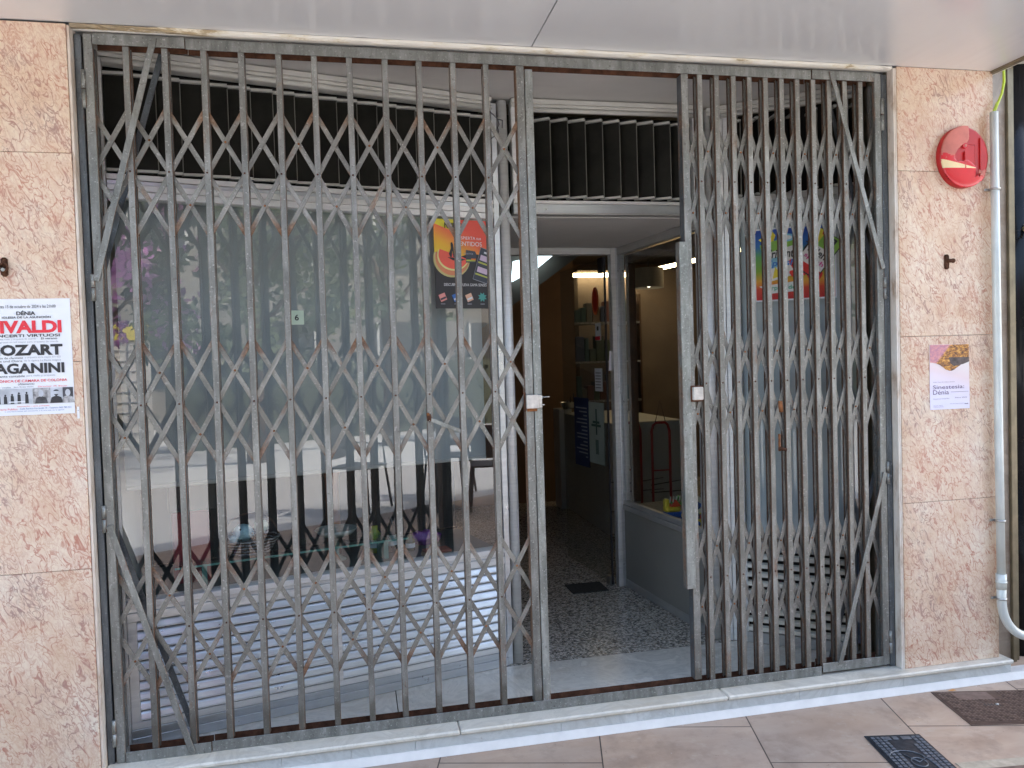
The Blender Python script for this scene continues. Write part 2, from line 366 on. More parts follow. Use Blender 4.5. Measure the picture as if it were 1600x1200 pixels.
# ------------------------------------------------------------------ mesh builder
class MB:
    def __init__(s):
        s.bm = bmesh.new(); s.mats = []
    def mi(s, m):
        m = M[m] if isinstance(m, str) else m
        if m not in s.mats: s.mats.append(m)
        return s.mats.index(m)
    def box(s, x0, x1, y0, y1, z0, z1, m, bev=0, T=None):
        i = s.mi(m)
        vs = [s.bm.verts.new((x, y, z)) for x in (x0, x1) for y in (y0, y1) for z in (z0, z1)]
        fs = []
        for q in ((0, 1, 3, 2), (4, 6, 7, 5), (0, 4, 5, 1), (2, 3, 7, 6), (0, 2, 6, 4), (1, 5, 7, 3)):
            f = s.bm.faces.new([vs[k] for k in q]); f.material_index = i; fs.append(f)
        if bev:
            es = list({e for f in fs for e in f.edges})
            r = bmesh.ops.bevel(s.bm, geom=es, offset=bev, segments=1, affect='EDGES', profile=.5)
            for f in r['faces']: f.material_index = i
            vs = list({v for v in r['verts']} | {v for v in vs if v.is_valid})
        if T is not None:
            for v in vs:
                if v.is_valid: v.co = T @ v.co
        return vs
    def obox(s, a, b, w, d, m, up=(0, 0, 1), bev=0):
        """box from point a to b, width w (in plane perpendicular to d dir), depth d along y-ish"""
        a = Vector(a); b = Vector(b); L = (b - a).length; z = (b - a).normalized()
        yy = Vector((0, 1, 0)); x = yy.cross(z)
        if x.length < 1e-4: x = Vector((1, 0, 0))
        x.normalize(); y = z.cross(x)
        T = Matrix((x, y, z)).transposed().to_4x4(); T.translation = a
        return s.box(-w / 2, w / 2, -d / 2, d / 2, 0, L, m, bev, T)
    def cyl(s, a, b, r, m, seg=14, r2=None, caps=True, smooth=True):
        i = s.mi(m); a = Vector(a); b = Vector(b); z = (b - a).normalized()
        x = z.orthogonal().normalized(); y = z.cross(x); r2 = r if r2 is None else r2
        A = [s.bm.verts.new(a + (x * math.cos(t) + y * math.sin(t)) * r) for t in [2 * math.pi * k / seg for k in range(seg)]]
        B = [s.bm.verts.new(b + (x * math.cos(t) + y * math.sin(t)) * r2) for t in [2 * math.pi * k / seg for k in range(seg)]]
        for k in range(seg):
            f = s.bm.faces.new((A[k], A[(k + 1) % seg], B[(k + 1) % seg], B[k])); f.material_index = i; f.smooth = smooth
        if caps:
            f = s.bm.faces.new(A[::-1]); f.material_index = i
            f = s.bm.faces.new(B); f.material_index = i
    def tube(s, pts, r, m, seg=8):
        i = s.mi(m); P = [Vector(p) for p in pts]; rings = []
        prev = None
        for k, p in enumerate(P):
            d = (P[min(k + 1, len(P) - 1)] - P[max(k - 1, 0)]).normalized()
            x = d.orthogonal().normalized() if prev is None else (prev - d * prev.dot(d)).normalized()
            prev = x; y = d.cross(x)
            rr = r[k] if isinstance(r, (list, tuple)) else r
            rings.append([s.bm.verts.new(p + (x * math.cos(t) + y * math.sin(t)) * rr) for t in [2 * math.pi * q / seg for q in range(seg)]])
        for A, B in zip(rings, rings[1:]):
            for q in range(seg):
                f = s.bm.faces.new((A[q], A[(q + 1) % seg], B[(q + 1) % seg], B[q])); f.material_index = i; f.smooth = True
        for rg, fl in ((rings[0], True), (rings[-1], False)):
            f = s.bm.faces.new(rg[::-1] if fl else rg); f.material_index = i
    def poly(s, pts, m, smooth=False):
        i = s.mi(m); f = s.bm.faces.new([s.bm.verts.new(p) for p in pts]); f.material_index = i; f.smooth = smooth; return f
    def prism(s, pts, d, m):
        """pts list of 3D points of a planar polygon, extruded by vector d"""
        i = s.mi(m); d = Vector(d)
        A = [s.bm.verts.new(p) for p in pts]; B = [s.bm.verts.new(Vector(p) + d) for p in pts]
        n = len(A)
        fs = [s.bm.faces.new(A), s.bm.faces.new(B[::-1])]
        for k in range(n): fs.append(s.bm.faces.new((A[k], B[k], B[(k + 1) % n], A[(k + 1) % n])))
        for f in fs: f.material_index = i
    def ball(s, c, r, m, sub=2, sc=(1, 1, 1), jit=0):
        i = s.mi(m)
        r_ = bmesh.ops.create_icosphere(s.bm, subdivisions=sub, radius=1)
        for v in r_['verts']:
            k = r * (1 + jit * mnoise.noise(v.co * 3 + Vector(c) * 7))
            v.co = Vector((v.co.x * sc[0] * k + c[0], v.co.y * sc[1] * k + c[1], v.co.z * sc[2] * k + c[2]))
            for f in v.link_faces: f.material_index = i; f.smooth = True
    def lathe(s, c, prof, m, seg=24, smooth=True):
        i = s.mi(m); rings = []
        for r, z in prof:
            rings.append([s.bm.verts.new((c[0] + r * math.cos(t), c[1] + r * math.sin(t), c[2] + z)) for t in [2 * math.pi * q / seg for q in range(seg)]])
        for A, B in zip(rings, rings[1:]):
            for q in range(seg):
                f = s.bm.faces.new((A[q], A[(q + 1) % seg], B[(q + 1) % seg], B[q])); f.material_index = i; f.smooth = smooth
    def text(s, st, x0, x1, z0, z1, y, m, bold=0.0, fit=True, shear=0):
        cu = bpy.data.curves.new('t', 'FONT'); cu.body = st; cu.offset = bold; cu.shear = shear
        cu.resolution_u = 3
        ob = bpy.data.objects.new('t', cu); COL.objects.link(ob)
        bpy.context.view_layer.update()
        me = bpy.data.meshes.new_from_object(ob.evaluated_get(bpy.context.evaluated_depsgraph_get()))
        bpy.data.objects.remove(ob); bpy.data.curves.remove(cu)
        if not me.vertices: return
        xs = [v.co.x for v in me.vertices]; ys = [v.co.y for v in me.vertices]
        ax, bx, ay, by = min(xs), max(xs), min(ys), max(ys)
        sx = (x1 - x0) / (bx - ax); sz = (z1 - z0) / (by - ay)
        i = s.mi(m)
        vs = [s.bm.verts.new((x0 + (v.co.x - ax) * sx, y, z0 + (v.co.y - ay) * sz)) for v in me.vertices]
        for p in me.polygons:
            try:
                f = s.bm.faces.new([vs[k] for k in p.vertices]); f.material_index = i
            except ValueError: pass
        bpy.data.meshes.remove(me)
    def build(s, name, parent=None, T=None, recalc=False):
        me = bpy.data.meshes.new(name)
        if recalc: bmesh.ops.recalc_face_normals(s.bm, faces=s.bm.faces)
        s.bm.to_mesh(me); s.bm.free()
        for m in s.mats: me.materials.append(m)
        o = bpy.data.objects.new(name, me); COL.objects.link(o)
        if parent is not None: o.parent = parent
        if T is not None: o.matrix_local = T
        return o

def tag(o, label=None, cat=None, group=None, kind=None):
    if label: o['label'] = label
    if cat: o['category'] = cat
    if group: o['group'] = group
    if kind: o['kind'] = kind
    return o

def thing(name, label, cat, loc=(0, 0, 0), rz=0, group=None):
    o = bpy.data.objects.new(name, None); COL.objects.link(o); o.empty_display_size = .1
    o.location = loc; o.rotation_euler = (0, 0, rz)
    return tag(o, label, cat, group)

# ================================================================== SETTING
G = -.085
b = MB(); b.poly([(-150, -150, G - .012), (150, -150, G - .012), (150, 150, G - .012), (-150, 150, G - .012)], simple('plaza_stone', (.66, .66, .65), .75, 0, .05, .4, .3, 0))
tag(b.build('ground'), kind='structure')
b = MB(); b.poly([(-9, -3.3, G), (14, -3.3, G), (14, .3, G), (-9, .3, G)], 'pave')
tag(b.build('pavement'), kind='structure')
# shop floor: terrazzo, with marble threshold sheet in front
b = MB(); b.poly([(-3, .49, -.016), (5.4, .49, -.016), (5.4, 6.7, -.016), (-3, 6.7, -.016)], 'terrazzo')
tag(b.build('floor'), kind='structure')
b = MB()
for x0, x1 in ((-.884, .12), (.124, 1.508), (1.512, 2.214)):
    b.box(x0, x1, .05, .4885, -.06, -.0155, 'threshold')
tag(b.build('threshold_slab'), 'pale grey marble doorstep slabs between the gate and the speckled floor', 'doorstep')

# marble step
st = thing('marble_step', 'worn cream marble step running along under the whole folding gate', 'step', (.9, -.03, G))
T0 = Matrix.Translation((-.9, .03, -G))
cuts = [-.884, .335, 1.405, 2.74]
b = MB()
for x0, x1 in zip(cuts, cuts[1:]):
    b.box(x0 + .001, x1 - .001, -.082, .0495, -.018, .000, 'step', .005)
b.build('tread', st, T0)
b = MB(); cuts = [-.884, -.30, -.06, .17, .72, 1.18, 1.72, 2.2, 2.73]
for x0, x1 in zip(cuts, cuts[1:]):
    b.box(x0 + .0006, x1 - .0006, -.072, .045, -.056, -.0185, 'riser')
b.build('riser', st, T0)
b = MB(); b.prism([(-.884, -.075, -.0565), (-.884, -.090, G + .001), (-.884, -.02, G + .001), (-.884, -.02, -.0565)], (4.9, 0, 0), 'skirt')
b.build('skirting', st, T0, recalc=True)

# ---- walls clad with marble
def clad_wall(label, xs, zs, x_in, side):
    w = thing('marble_wall', label, 'wall', ((xs[0] + xs[-1]) / 2, -.03, G))
    T = Matrix.Translation((-(xs[0] + xs[-1]) / 2, .03, -G))
    for x0, x1 in zip(xs, xs[1:]):
        for z0, z1 in zip(zs, zs[1:]):
            cx, cz = (x0 + x1) / 2, (z0 + z1) / 2
            b = MB(); b.box(x0 - cx + .0007, x1 - cx - .0007, -.008, .012, z0 - cz + .0007, z1 - cz - .0007, 'pink', .0012)
            b.build('cladding_slab', w, T @ Matrix.Translation((cx, -.032, cz)))
    b = MB(); b.box(min(xs) + .002, max(xs) - .002, -.019, .6, G, 2.513, 'building_white')
    b.build('masonry', w, T)
    return w, T
wl, T = clad_wall('pink veined marble wall carrying the large concert poster', [-3.2, -2.45, -1.70, -.893], [G, .695, 1.396, 2.089, 2.515], -.884, 0)
b = MB(); b.box(-.8925, -.884, -.036, .0, G, 2.512, 'reveal', .001); b.box(-.8915, -.8845, .0005, .30, G, 2.512, 'reveal')
b.build('reveal_strip', wl, T)
wr, T = clad_wall('pink veined marble pier carrying the red alarm and a small flyer', [2.236, 2.703], [.000, .702, 1.403, 2.091, 2.519], 2.22, 1)
b = MB(); b.box(2.2215, 2.2285, -.0375, .0, .000, 2.512, 'reveal', .001); b.box(2.229, 2.2355, -.0385, .0, .000, 2.512, 'reveal', .001); b.box(2.2225, 2.2355, .0005, .28, .0, 2.512, 'rust' if 0 else 'bronze')
b.build('reveal_strip', wr, T)
b = MB(); b.box(2.70, 2.884, .085, .11, G, 2.6, mat_marble_white('grimy_return_marble', (.30, .25, .20), (.16, .10, .06), .4, .9, 2)); b.build('return_strip', wr, T)

# ---- neighbouring black shopfront
nb = thing('neighbouring_shopfront', 'black glossy neighbouring shopfront with bronze frame beside the conduit pipe', 'shopfront', (3.2, .1, G))
T = Matrix.Translation((-3.2, -.1, -G))
b = MB(); b.box(2.885, 2.905, .07, .14, G, 2.75, 'bronze', .002); b.box(2.909, 2.932, .085, .14, G, 2.75, 'bronze', .002)
b.box(2.885, 2.932, .09, .15, G, 2.7, 'bronze'); b.build('frame', nb, T)
b = MB(); b.cyl((3.02, .19, G), (3.02, .19, 2.9), .085, 'blackgloss', 32); b.build('column', nb, T)
b = MB(); b.box(2.93, 6.2, .22, .3, G, 2.9, 'blackgloss'); b.box(3.16, 3.2, .12, .22, G, 2.9, 'blackgloss', .01); b.build('cladding', nb, T)
b = MB(); b.tube([(3.0, .10, 1.90), (3.0, .06, 1.885), (2.965, .05, 1.878), (2.955, .06, 1.86)], .006, 'cream_plastic')
b.cyl((3.0, .105, 1.88), (3.0, .06, 1.88), .012, 'cream_plastic'); b.build('cord_hook', nb, T)

# ---- upper building mass (casts the shade on the pavement)
ub = thing('shop_building', 'upper storey of the shop building above the white canopy', 'building', (2, 3, 2.6))
b = MB(); b.box(-14, 14, .0, 9, 2.62, 6.3, 'building_white'); b.box(-14, 14, -.02, 9, 6.3, 6.4, 'building_white')
b.build('upper_storey', ub, Matrix.Translation((-2, -3, -2.6)))
b = MB(); b.box(-3.2, -3.0, .6, 7, G, 2.61, 'brownwall'); b.box(5.4, 5.6, .3, 7, G, 2.61, 'brownwall')
b.box(-3.2, 5.6, 6.7, 6.9, G, 2.61, 'brownwall'); b.build('side_wall', ub, Matrix.Translation((-2, -3, -2.6)))
b = MB(); b.box(-3.0, 5.4, .62, 6.7, 2.56, 2.61, 'intceil'); b.build('shop_ceiling', ub, Matrix.Translation((-2, -3, -2.6)))

# ---- canopy (glossy white soffit panels)
def mat_soffit():
    m, nt, b, o = newmat('glossy_white_panel'); v = coords(nt, geo=True)
    vs = coords(nt, (9, .35, 1), geo=True)
    c = ramp(nt, noi(nt, v, 1.6, 5), [(.3, (.79, .81, .83)), (.7, (.84, .86, .87))])
    c = mix(nt, ramp(nt, noi(nt, v, 60, 2), [(.76, 0), (.80, .35)]), c, (.35, .33, .30))
    nt.links.new(c, b.inputs['Base Color'])
    nt.links.new(ramp(nt, noi(nt, v, 4, 4), [(.3, .16), (.7, .24)]), b.inputs['Roughness'])
    b.inputs['Specular IOR Level'].default_value = .7; b.inputs['Coat Weight'].default_value = .25; b.inputs['Coat Roughness'].default_value = .15
    bump(nt, b, noi(nt, vs, 1.0, 2), .12, .02)
    return m
M['soffit'] = mat_soffit()
cn = thing('canopy', 'glossy white panel canopy over the gate with one dark joint', 'canopy', (.7, -.8, 2.52))
T = Matrix.Translation((-.7, .8, -2.52))
for x0, x1 in ((-3.4, -1.55), (-1.546, .688), (.6925, 2.69)):
    b = MB(); b.box(x0, x1, -.80, -.0415, 2.5185, 2.535, 'soffit'); b.build('panel', cn, T)
b = MB(); b.box(-3.4, 2.74, -.82, -.0, 2.5365, 2.60, 'black'); b.box(-3.45, 2.76, -.86, -.82, 2.50, 2.62, 'alu_white'); b.build('backing', cn, T)
b = MB(); b.box(2.691, 2.715, -.82, .08, 2.508, 2.53, 'bronze', .003); b.box(2.7155, 2.735, -.82, .08, 2.514, 2.56, 'alu_cream', .003)
b.build('edge_trim', cn, T)

# lintel moulding above the gate
lm = MB()
i = lm.mi('oldpaint'); N = 130; prof = [(-.0405, 2.5175), (-.040, 2.509), (-.031, 2.5035), (-.016, 2.5045), (-.010, 2.512), (-.010, 2.5175)]
rows = []
for k in range(N + 1):
    x = -.882 + 3.098 * k / N
    row = []
    dmg = max(0, 1.2 - abs(x + .76) / .22) + .5 * max(0, 1 - abs(x - 2.18) / .06)
    for (y, z) in prof:
        n = mnoise.noise(Vector((x * 14, y * 60, 3))) * .002 + mnoise.noise(Vector((x * 50, y * 90, 9))) * .011 * min(1, dmg)
        row.append(lm.bm.verts.new((x, y + n, min(2.5178, z + n + .006 * min(1, dmg) * (z < 2.51)))))
    rows.append(row)
for A, B in zip(rows, rows[1:]):
    for q in range(len(prof) - 1):
        f = lm.bm.faces.new((A[q], B[q], B[q + 1], A[q + 1])); f.material_index = i
mo = lm.build('lintel_moulding', recalc=True); tag(mo, 'peeling cream painted moulding along the top of the gate', 'moulding')
b = MB(); b.box(-.884, 2.2205, -.0095, .60, 2.5185, 2.56, 'ceiling'); b.box(-.884, 2.2205, -.0095, .0, 2.507, 2.518, 'cornice', .001)
tag(b.build('porch_ceiling'), kind='structure')

# ================================================================== GATES
A0, DA = -.7255, .12466      # left gate bars
B0, DB = 1.381, .0716        # right gate bars
H0 = 2.5

def bar_mesh(mat):
    """front and back channel of one upright, base at z=0, length 2.45"""
    b = MB(); L = 2.435
    for y0, sgn in ((.0, 1), (.042, -1)):
        # channel: web + two lips
        if sgn > 0:
            b.box(-.0105, .0105, .000, .0035, 0, L, mat, .0010)
            b.box(-.0105, -.0075, .0036, .0125, 0, L, mat); b.box(.0075, .0105, .0036, .0125, 0, L, mat)
        else:
            b.box(-.0105, .0105, .0385, .042, 0, L, mat, .0010)
            b.box(-.0105, -.0075, .0295, .0384, 0, L, mat); b.box(.0075, .0105, .0295, .0384, 0, L, mat)
    return b

def rivet_mesh(mat='rust2', r=.0042):
    b = MB(); b.lathe((0, 0, 0), [(0, -.0026), (r * .6, -.0022), (r, -.0005), (r, .002)], mat, 10)
    for v in b.bm.verts: v.co = Vector((v.co.x, v.co.z, v.co.y))
    return b

def strip_mesh(L, mat):
    b = MB(); b.box(-.0085, .0085, -.0015, .0015, -L / 2, L / 2, mat, .0005)
    return b

BANDS = [2.0425, 1.239, .4555]
def make_gate(g, T, nodes, b_cell, barmat, stripmat, leans):
    """nodes: x of frame post, bars..., post"""
    nb_ = len(nodes)
    proto_bar = bar_mesh(barmat).build('bar', g)
    first = True
    for k in range(1, nb_ - 1):
        o = proto_bar if first else proto_bar.copy()
        if not first: COL.objects.link(o); o.parent = g
        first = False
        sx = leans[k % len(leans)]
        ang = math.atan(sx / 2.4)
        o.matrix_local = T @ Matrix.Translation((nodes[k] - sx / 2, .002, .03)) @ Matrix.Rotation(ang, 4, 'Y')
    hl = .2542; L = 2 * hl + .014
    h = math.sqrt(hl * hl - b_cell * b_cell)
    full = strip_mesh(L, stripmat).build('lattice_strip', g); used = False
    half = strip_mesh(hl + .010, stripmat).build('lattice_strip', g); usedh = False
    rv = rivet_mesh().build('rivet', g); usedr = False
    rvd = rivet_mesh('rust', .0035).build('rivet', g); usedd = False
    for zc in BANDS:
        segs = []
        for k in range(-1, nb_ - 1):          # centred at node k+1 going to k .. k+2
            c = k + 1
            for sg in (1, -1):
                y = .0168 if sg > 0 else .0215
                if 0 < c < nb_ - 1:
                    a = math.atan2(b_cell, h) * sg
                    segs.append((nodes[c], zc, a, y, True))
                elif c == 0:
                    # from frame mid to node 1 top / bottom
                    segs.append((nodes[0] + b_cell / 2, zc + sg * h / 2, math.atan2(b_cell, h) * sg, y, False))
                else:
                    segs.append((nodes[-1] - b_cell / 2, zc - sg * h / 2, math.atan2(b_cell, h) * sg, y, False))
        for (x, z, a, y, isf) in segs:
            z += random.uniform(-.003, .003); a += random.uniform(-.012, .012)
            if isf:
                o = full if not used else full.copy(); link = used; used = True
            else:
                o = half if not usedh else half.copy(); link = usedh; usedh = True
            if link: COL.objects.link(o); o.parent = g
            o.matrix_local = T @ Matrix.Translation((x, y, z)) @ Matrix.Rotation(a, 4, 'Y')
        for k in range(nb_ - 1):
            xm = (nodes[k] + nodes[k + 1]) / 2
            for sz in (-1, 1):
                if (k + (sz > 0)) % 2 == 0:
                    o = rv if not usedr else rv.copy()
                    if usedr: COL.objects.link(o); o.parent = g
                    usedr = True
                    o.matrix_local = T @ Matrix.Translation((xm, .0148, zc + sz * h / 2))
        for k in range(1, nb_ - 1):
            o = rvd if not usedd else rvd.copy()
            if usedd: COL.objects.link(o); o.parent = g
            usedd = True
            o.matrix_local = T @ Matrix.Translation((nodes[k], .0018, zc))

def hinge(g, T, x, z0, z1, s):
    b = MB(); zm = (z0 + z1) / 2
    b.cyl((x, -.006, z0), (x, -.006, zm - .0012), .0072, 'galv_light', 12)
    b.cyl((x, -.006, zm + .0012), (x, -.006, z1), .0072, 'galv_light', 12)
    b.cyl((x, -.006, zm - .0012), (x, -.006, zm + .0012), .0064, 'rust', 12)
    b.box(x + s * .004, x + s * .024, -.0045, -.001, zm - .03, zm + .03, 'rust2', .001)
    b.build('hinge', g, T)

# fixed frame
gf = thing('gate_frame', 'fixed galvanised steel frame around both folding gates', 'gate frame', (.67, .02, 0))
T = Matrix.Translation((-.67, -.02, 0))
b = MB(); b.box(-.882, -.8605, -.002, .045, .001, 2.498, 'galv_blue', .002); b.box(-.8605, -.857, .012, .045, .001, 2.495, 'black'); b.build('side_post', gf, T)  # black strip painted in for the dark gap beside the post
b = MB(); b.box(2.1945, 2.2195, -.002, .045, .001, 2.498, 'galv_blue', .002); b.box(2.1915, 2.1945, .012, .045, .001, 2.495, 'black'); b.build('side_post', gf, T)  # black strip again stands for the dark gap
def rail(nm, x0, x1, zf, top):
    b = MB()
    if top:
        b.box(x0, x1, -.005, -.0015, 2.4615, 2.500, 'galv', .0008)
        b.box(x0, x1, .0465, .050, 2.4615, 2.500, 'rust'); b.box(x0 + .0005, x1 - .0005, -.0015, .0465, 2.4965, 2.4995, 'rust')
    else:
        b.box(x0, x1, -.005, -.0015, .0012, .0385, 'galv', .0008)
        b.box(x0, x1, .0465, .050, .0012, .0385, 'rust'); b.box(x0 + .0005, x1 - .0005, -.0015, .0465, .0012, .0035, 'rust')
    return b.build(nm, gf, T)
rail('top_rail', -.529, 1.868, 0, True); rail('bottom_rail', -.540, 1.868, 0, False)

gl = thing('folding_gate', 'stretched out scissor lattice gate of eleven bars across the wide window', 'folding gate', (-.1, .02, 0))
TL = Matrix.Translation((.1, -.02, 0))
nodesL = [-.845] + [A0 + DA * k for k in range(11)] + [.651]
make_gate(gl, TL, nodesL, DA, 'galv_bar', 'galv_rusty', [.004, .005, .003, .007, .006, .009, .004, .001, .006])
b = MB(); b.box(-.854, -.825, -.005, .014, .001, 2.50, 'galv', .002); b.box(-.854, -.851, .014, .044, .001, 2.5, 'galv'); b.box(-.842, -.825, .028, .044, .04, 2.46, 'galv'); b.build('side_frame', gl, TL)
for nm, z0, z1, zz in (('rail_end', 2.464, 2.5025, 1), ('rail_end', -.001, .037, 0)):
    b = MB(); b.box(-.824, -.5315 if zz else -.543, -.0065, -.003, z0, z1, 'galv', .0008)
    b.box(-.824, -.5315 if zz else -.543, .0465, .050, z0, z1, 'rust')
    if zz: b.box(-.824, -.532, -.003, .0465, z1 - .003, z1 - .0005, 'rust')
    else: b.box(-.824, -.5435, -.003, .0465, z0 + .0005, z0 + .003, 'rust')
    b.build(nm, gl, TL)
for a_, c_ in (((-.628, -.0105, 2.497), (-.846, -.0105, 1.667)), ((-.841, -.0105, .832), (-.606, -.0105, .012))):
    b = MB(); b.obox(a_, c_, .021, .006, 'galv', bev=.001)
    a2 = (a_[0] + (.01 if a_[2] > 2 else 0), .0535, a_[2] - .03 if a_[2] > 2 else a_[2] - .02); c2 = (c_[0] + .002, .0535, c_[2] + .03)
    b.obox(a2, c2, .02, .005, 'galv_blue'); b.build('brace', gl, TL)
for z0, z1 in ((2.249, 2.377), (1.60, 1.69), (.808, .90), (.063, .154)): hinge(gl, TL, -.8565, z0, z1, 1)
b = MB(); b.box(.6375, .6675, .0, .004, .030, 2.462, 'galv_bar', .001); b.box(.6375, .6405, .0042, .042, .03, 2.46, 'galv_rusty'); b.box(.6645, .6675, .0042, .042, .03, 2.46, 'galv'); b.build('closing_post', gl, TL)
b = MB(); b.box(.6705, .7005, -.002, .036, .030, 2.451, 'galv_light', .0018); b.build('closing_flat', gl, TL)
b = MB(); b.box(.6365, .6825, -.022, -.003, 1.170, 1.2215, 'lock', .002); b.box(.683, .6965, -.020, -.003, 1.172, 1.2195, 'lock', .002)
b.box(.629, .6365, -.004, -.0005, 1.158, 1.232, 'rust', .001); b.box(.640, .680, -.007, -.003, 1.158, 1.1695, 'rust2', .001)
lk = b.build('lock_box', gl, TL)
b = MB(); b.cyl((.697, -.012, 1.2115), (.727, -.012, 1.212), .0018, 'steelrod', 8); b.cyl((.697, -.012, 1.182), (.706, -.012, 1.182), .003, 'steelrod', 8)
b.box(.695, .700, -.016, -.008, 1.206, 1.217, 'steelrod'); b.build('lock_bolt', lk)
b = MB(); b.obox((.268, -.004, 1.146), (.392, .013, 1.092), .014, .003, 'galv_light', bev=.0005); b.ball((.268, -.003, 1.150), .009, 'rust', 2, (1, .5, 1.6), .6); b.ball((.264, -.003, 1.163), .006, 'rust2', 2, (1, .5, 1.2), .6); b.build('latch_arm', gl, TL)

gr = thing('folding_gate', 'folded up scissor lattice gate with bars bunched close beside the red alarm', 'folding gate', (1.74, .02, 0))
TR = Matrix.Translation((-1.74, -.02, 0))
nodesR = [1.313] + [B0 + DB * k for k in range(11)] + [2.168]
make_gate(gr, TR, nodesR, DB, 'galv_right', 'galv_strip', [.0, .001, .003, .005, .002, .001, .0, -.004, -.002])
b = MB(); b.box(2.160, 2.190, -.005, .014, .012, 2.50, 'galv', .002); b.box(2.187, 2.190, .014, .044, .012, 2.5, 'galv'); b.box(2.160, 2.176, .028, .044, .04, 2.46, 'galv'); b.build('side_frame', gr, TR)
for z0, z1, zz in ((2.464, 2.5025, 1), (.0125, .0505, 0)):
    b = MB(); b.box(1.872, 2.1585, -.0065, -.003, z0, z1, 'galv', .0008); b.box(1.872, 2.1585, .0465, .050, z0, z1, 'rust')
    b.box(1.8725, 2.158, -.003, .0465, (z1 - .003) if zz else z0 + .0005, (z1 - .0005) if zz else z0 + .003, 'rust')
    b.build('rail_end', gr, TR)
for a_, c_ in (((1.955, -.0105, 2.497), (2.184, -.0105, 1.690)), ((2.178, -.0105, .835), (1.950, -.0105, .045))):
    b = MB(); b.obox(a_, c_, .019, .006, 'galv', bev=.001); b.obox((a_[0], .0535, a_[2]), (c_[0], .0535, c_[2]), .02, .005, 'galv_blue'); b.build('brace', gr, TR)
for z0, z1 in ((2.265, 2.395), (1.565, 1.655), (.785, .878), (.062, .155)): hinge(gr, TR, 2.1925, z0, z1, -1)
b = MB(); b.box(1.302, 1.331, .0, .004, .045, 2.462, 'galv_bar', .001); b.box(1.302, 1.305, .0042, .042, .045, 2.46, 'galv_blue'); b.box(1.328, 1.331, .0042, .042, .045, 2.46, 'galv'); b.build('closing_post', gr, TR)
b = MB(); b.box(1.275, 1.3125, -.0065, -.001, .417, 1.803, 'galv_light', .0018); b.box(1.275, 1.280, -.001, .03, .417, 1.803, 'galv_light'); b.build('closing_flat', gr, TR)
b = MB(); b.box(1.3135, 1.3555, -.026, -.002, 1.1745, 1.2265, 'lock', .003); b.box(1.308, 1.3605, -.010, -.002, 1.168, 1.232, 'rust', .002); b.build('lock_box', gr, TR)
b = MB(); b.cyl((1.70, -.004, 1.155), (1.70, -.012, 1.11), .009, 'rust2', 8); b.cyl((1.69, -.004, .962), (1.72, -.014, .955), .007, 'rust', 8); b.cyl((1.695, -.002, 1.02), (1.695, -.002, .95), .005, 'rust2', 8); b.build('latch_stub', gr, TR)

# ================================================================== DISPLAY WINDOWS
def louvre_slats(b, s0, s1, pitch, rotdeg, z0=2.070, z1=2.462, w=.088, y=.03):
    n = int(round((s1 - s0) / pitch))
    for k in range(n + 1):
        x = s0 + pitch * k
        if x > s1 - .01: break
        Tm = Matrix.Translation((x, y, 0)) @ Matrix.Rotation(R(rotdeg + random.uniform(-1.5, 1.5)), 4, 'Z')
        b.box(-w / 2, w / 2, -.002, .002, z0 + .012, z1 - .014, 'slat', .0006, Tm)
        b.box(w / 2 + .0002, w / 2 + .0030, -.0025, .0025, z0 + .02, z1 - .03, 'slatedge', 0, Tm)
        b.box(-w / 2, w / 2 + .002, -.016, .004, z1 - .034, z1 - .024, 'slatcap', 0, Tm)
        b.box(-w / 2, w / 2 + .002, -.016, .004, z0 + .012, z0 + .022, 'slatcap', 0, Tm)

angL = math.atan2(.515 - .132, .651 + .87)
dw = thing('display_window', 'wide slanting aluminium display window with blind behind the stretched gate', 'shop window', (-.87, .132, 0), angL)
LW = 1.545
b = MB()
b.box(.0, LW, -.022, .05, 2.492, 2.512, 'cornice', .002); b.box(.0, LW, -.014, .05, 2.478, 2.4915, 'cornice', .002); b.cyl((.03, -.010, 2.466), (LW, -.010, 2.466), .0105, 'cornice', 12)
b.box(.032, LW, .0, .05, 2.462, 2.4775, 'cornice'); b.build('cornice', dw)
b = MB(); louvre_slats(b, .075, LW - .01, .0835, -9.5); b.build('louvre', dw)
b = MB(); b.box(.03, LW, .13, .14, 2.03, 2.49, 'black'); b.build('louvre_void_shade', dw)  # black sheet stands in for the dark void behind the slats
b = MB()   # beam
b.box(.0305, LW, -.012, .05, 2.046, 2.066, 'alu_white', .0015); b.box(.0305, LW, -.004, .05, 2.030, 2.0455, 'alu', .0015)
b.box(.0305, LW, -.012, .05, 2.007, 2.0295, 'alu_white', .0015); b.box(.0305, LW, -.006, .05, 1.981, 2.0065, 'alu_white', .0015)
b.build('transom_beam', dw)
b = MB(); b.box(.0, .012, -.012, .05, -.014, 2.491, 'alu_white', .001); b.box(.013, .0295, -.004, .05, -.014, 2.477, 'alu_white', .001)
b.box(1.5455, 1.572, -.008, .05, -.014, 2.49, 'alu', .0015); b.build('side_jamb', dw)
b = MB(); b.cyl((1.603, .006, -.0145), (1.603, .006, 2.505), .0235, 'alu_white', 24); b.build('corner_post', dw)
b = MB(); b.poly([(.03, .012, .515), (LW, .012, .515), (LW, .012, 1.981), (.03, .012, 1.981)], 'glass'); b.build('pane', dw)
b = MB()
b.box(.0305, LW, -.010, .06, .494, .516, 'alu_white', .0015); b.box(.0305, LW, -.003, .06, .478, .4935, 'alu', .0015); b.box(.0305, LW, -.010, .06, .446, .4775, 'alu_white', .0015)
b.build('sill', dw)
b = MB()   # lower louvred panel
b.box(.0305, .062, -.006, .03, .075, .4455, 'alu_white', .0015); b.box(.785, .806, -.008, .03, .075, .4455, 'alu_white', .0015); b.box(1.528, 1.5445, -.006, .03, .075, .4455, 'alu', .0015)
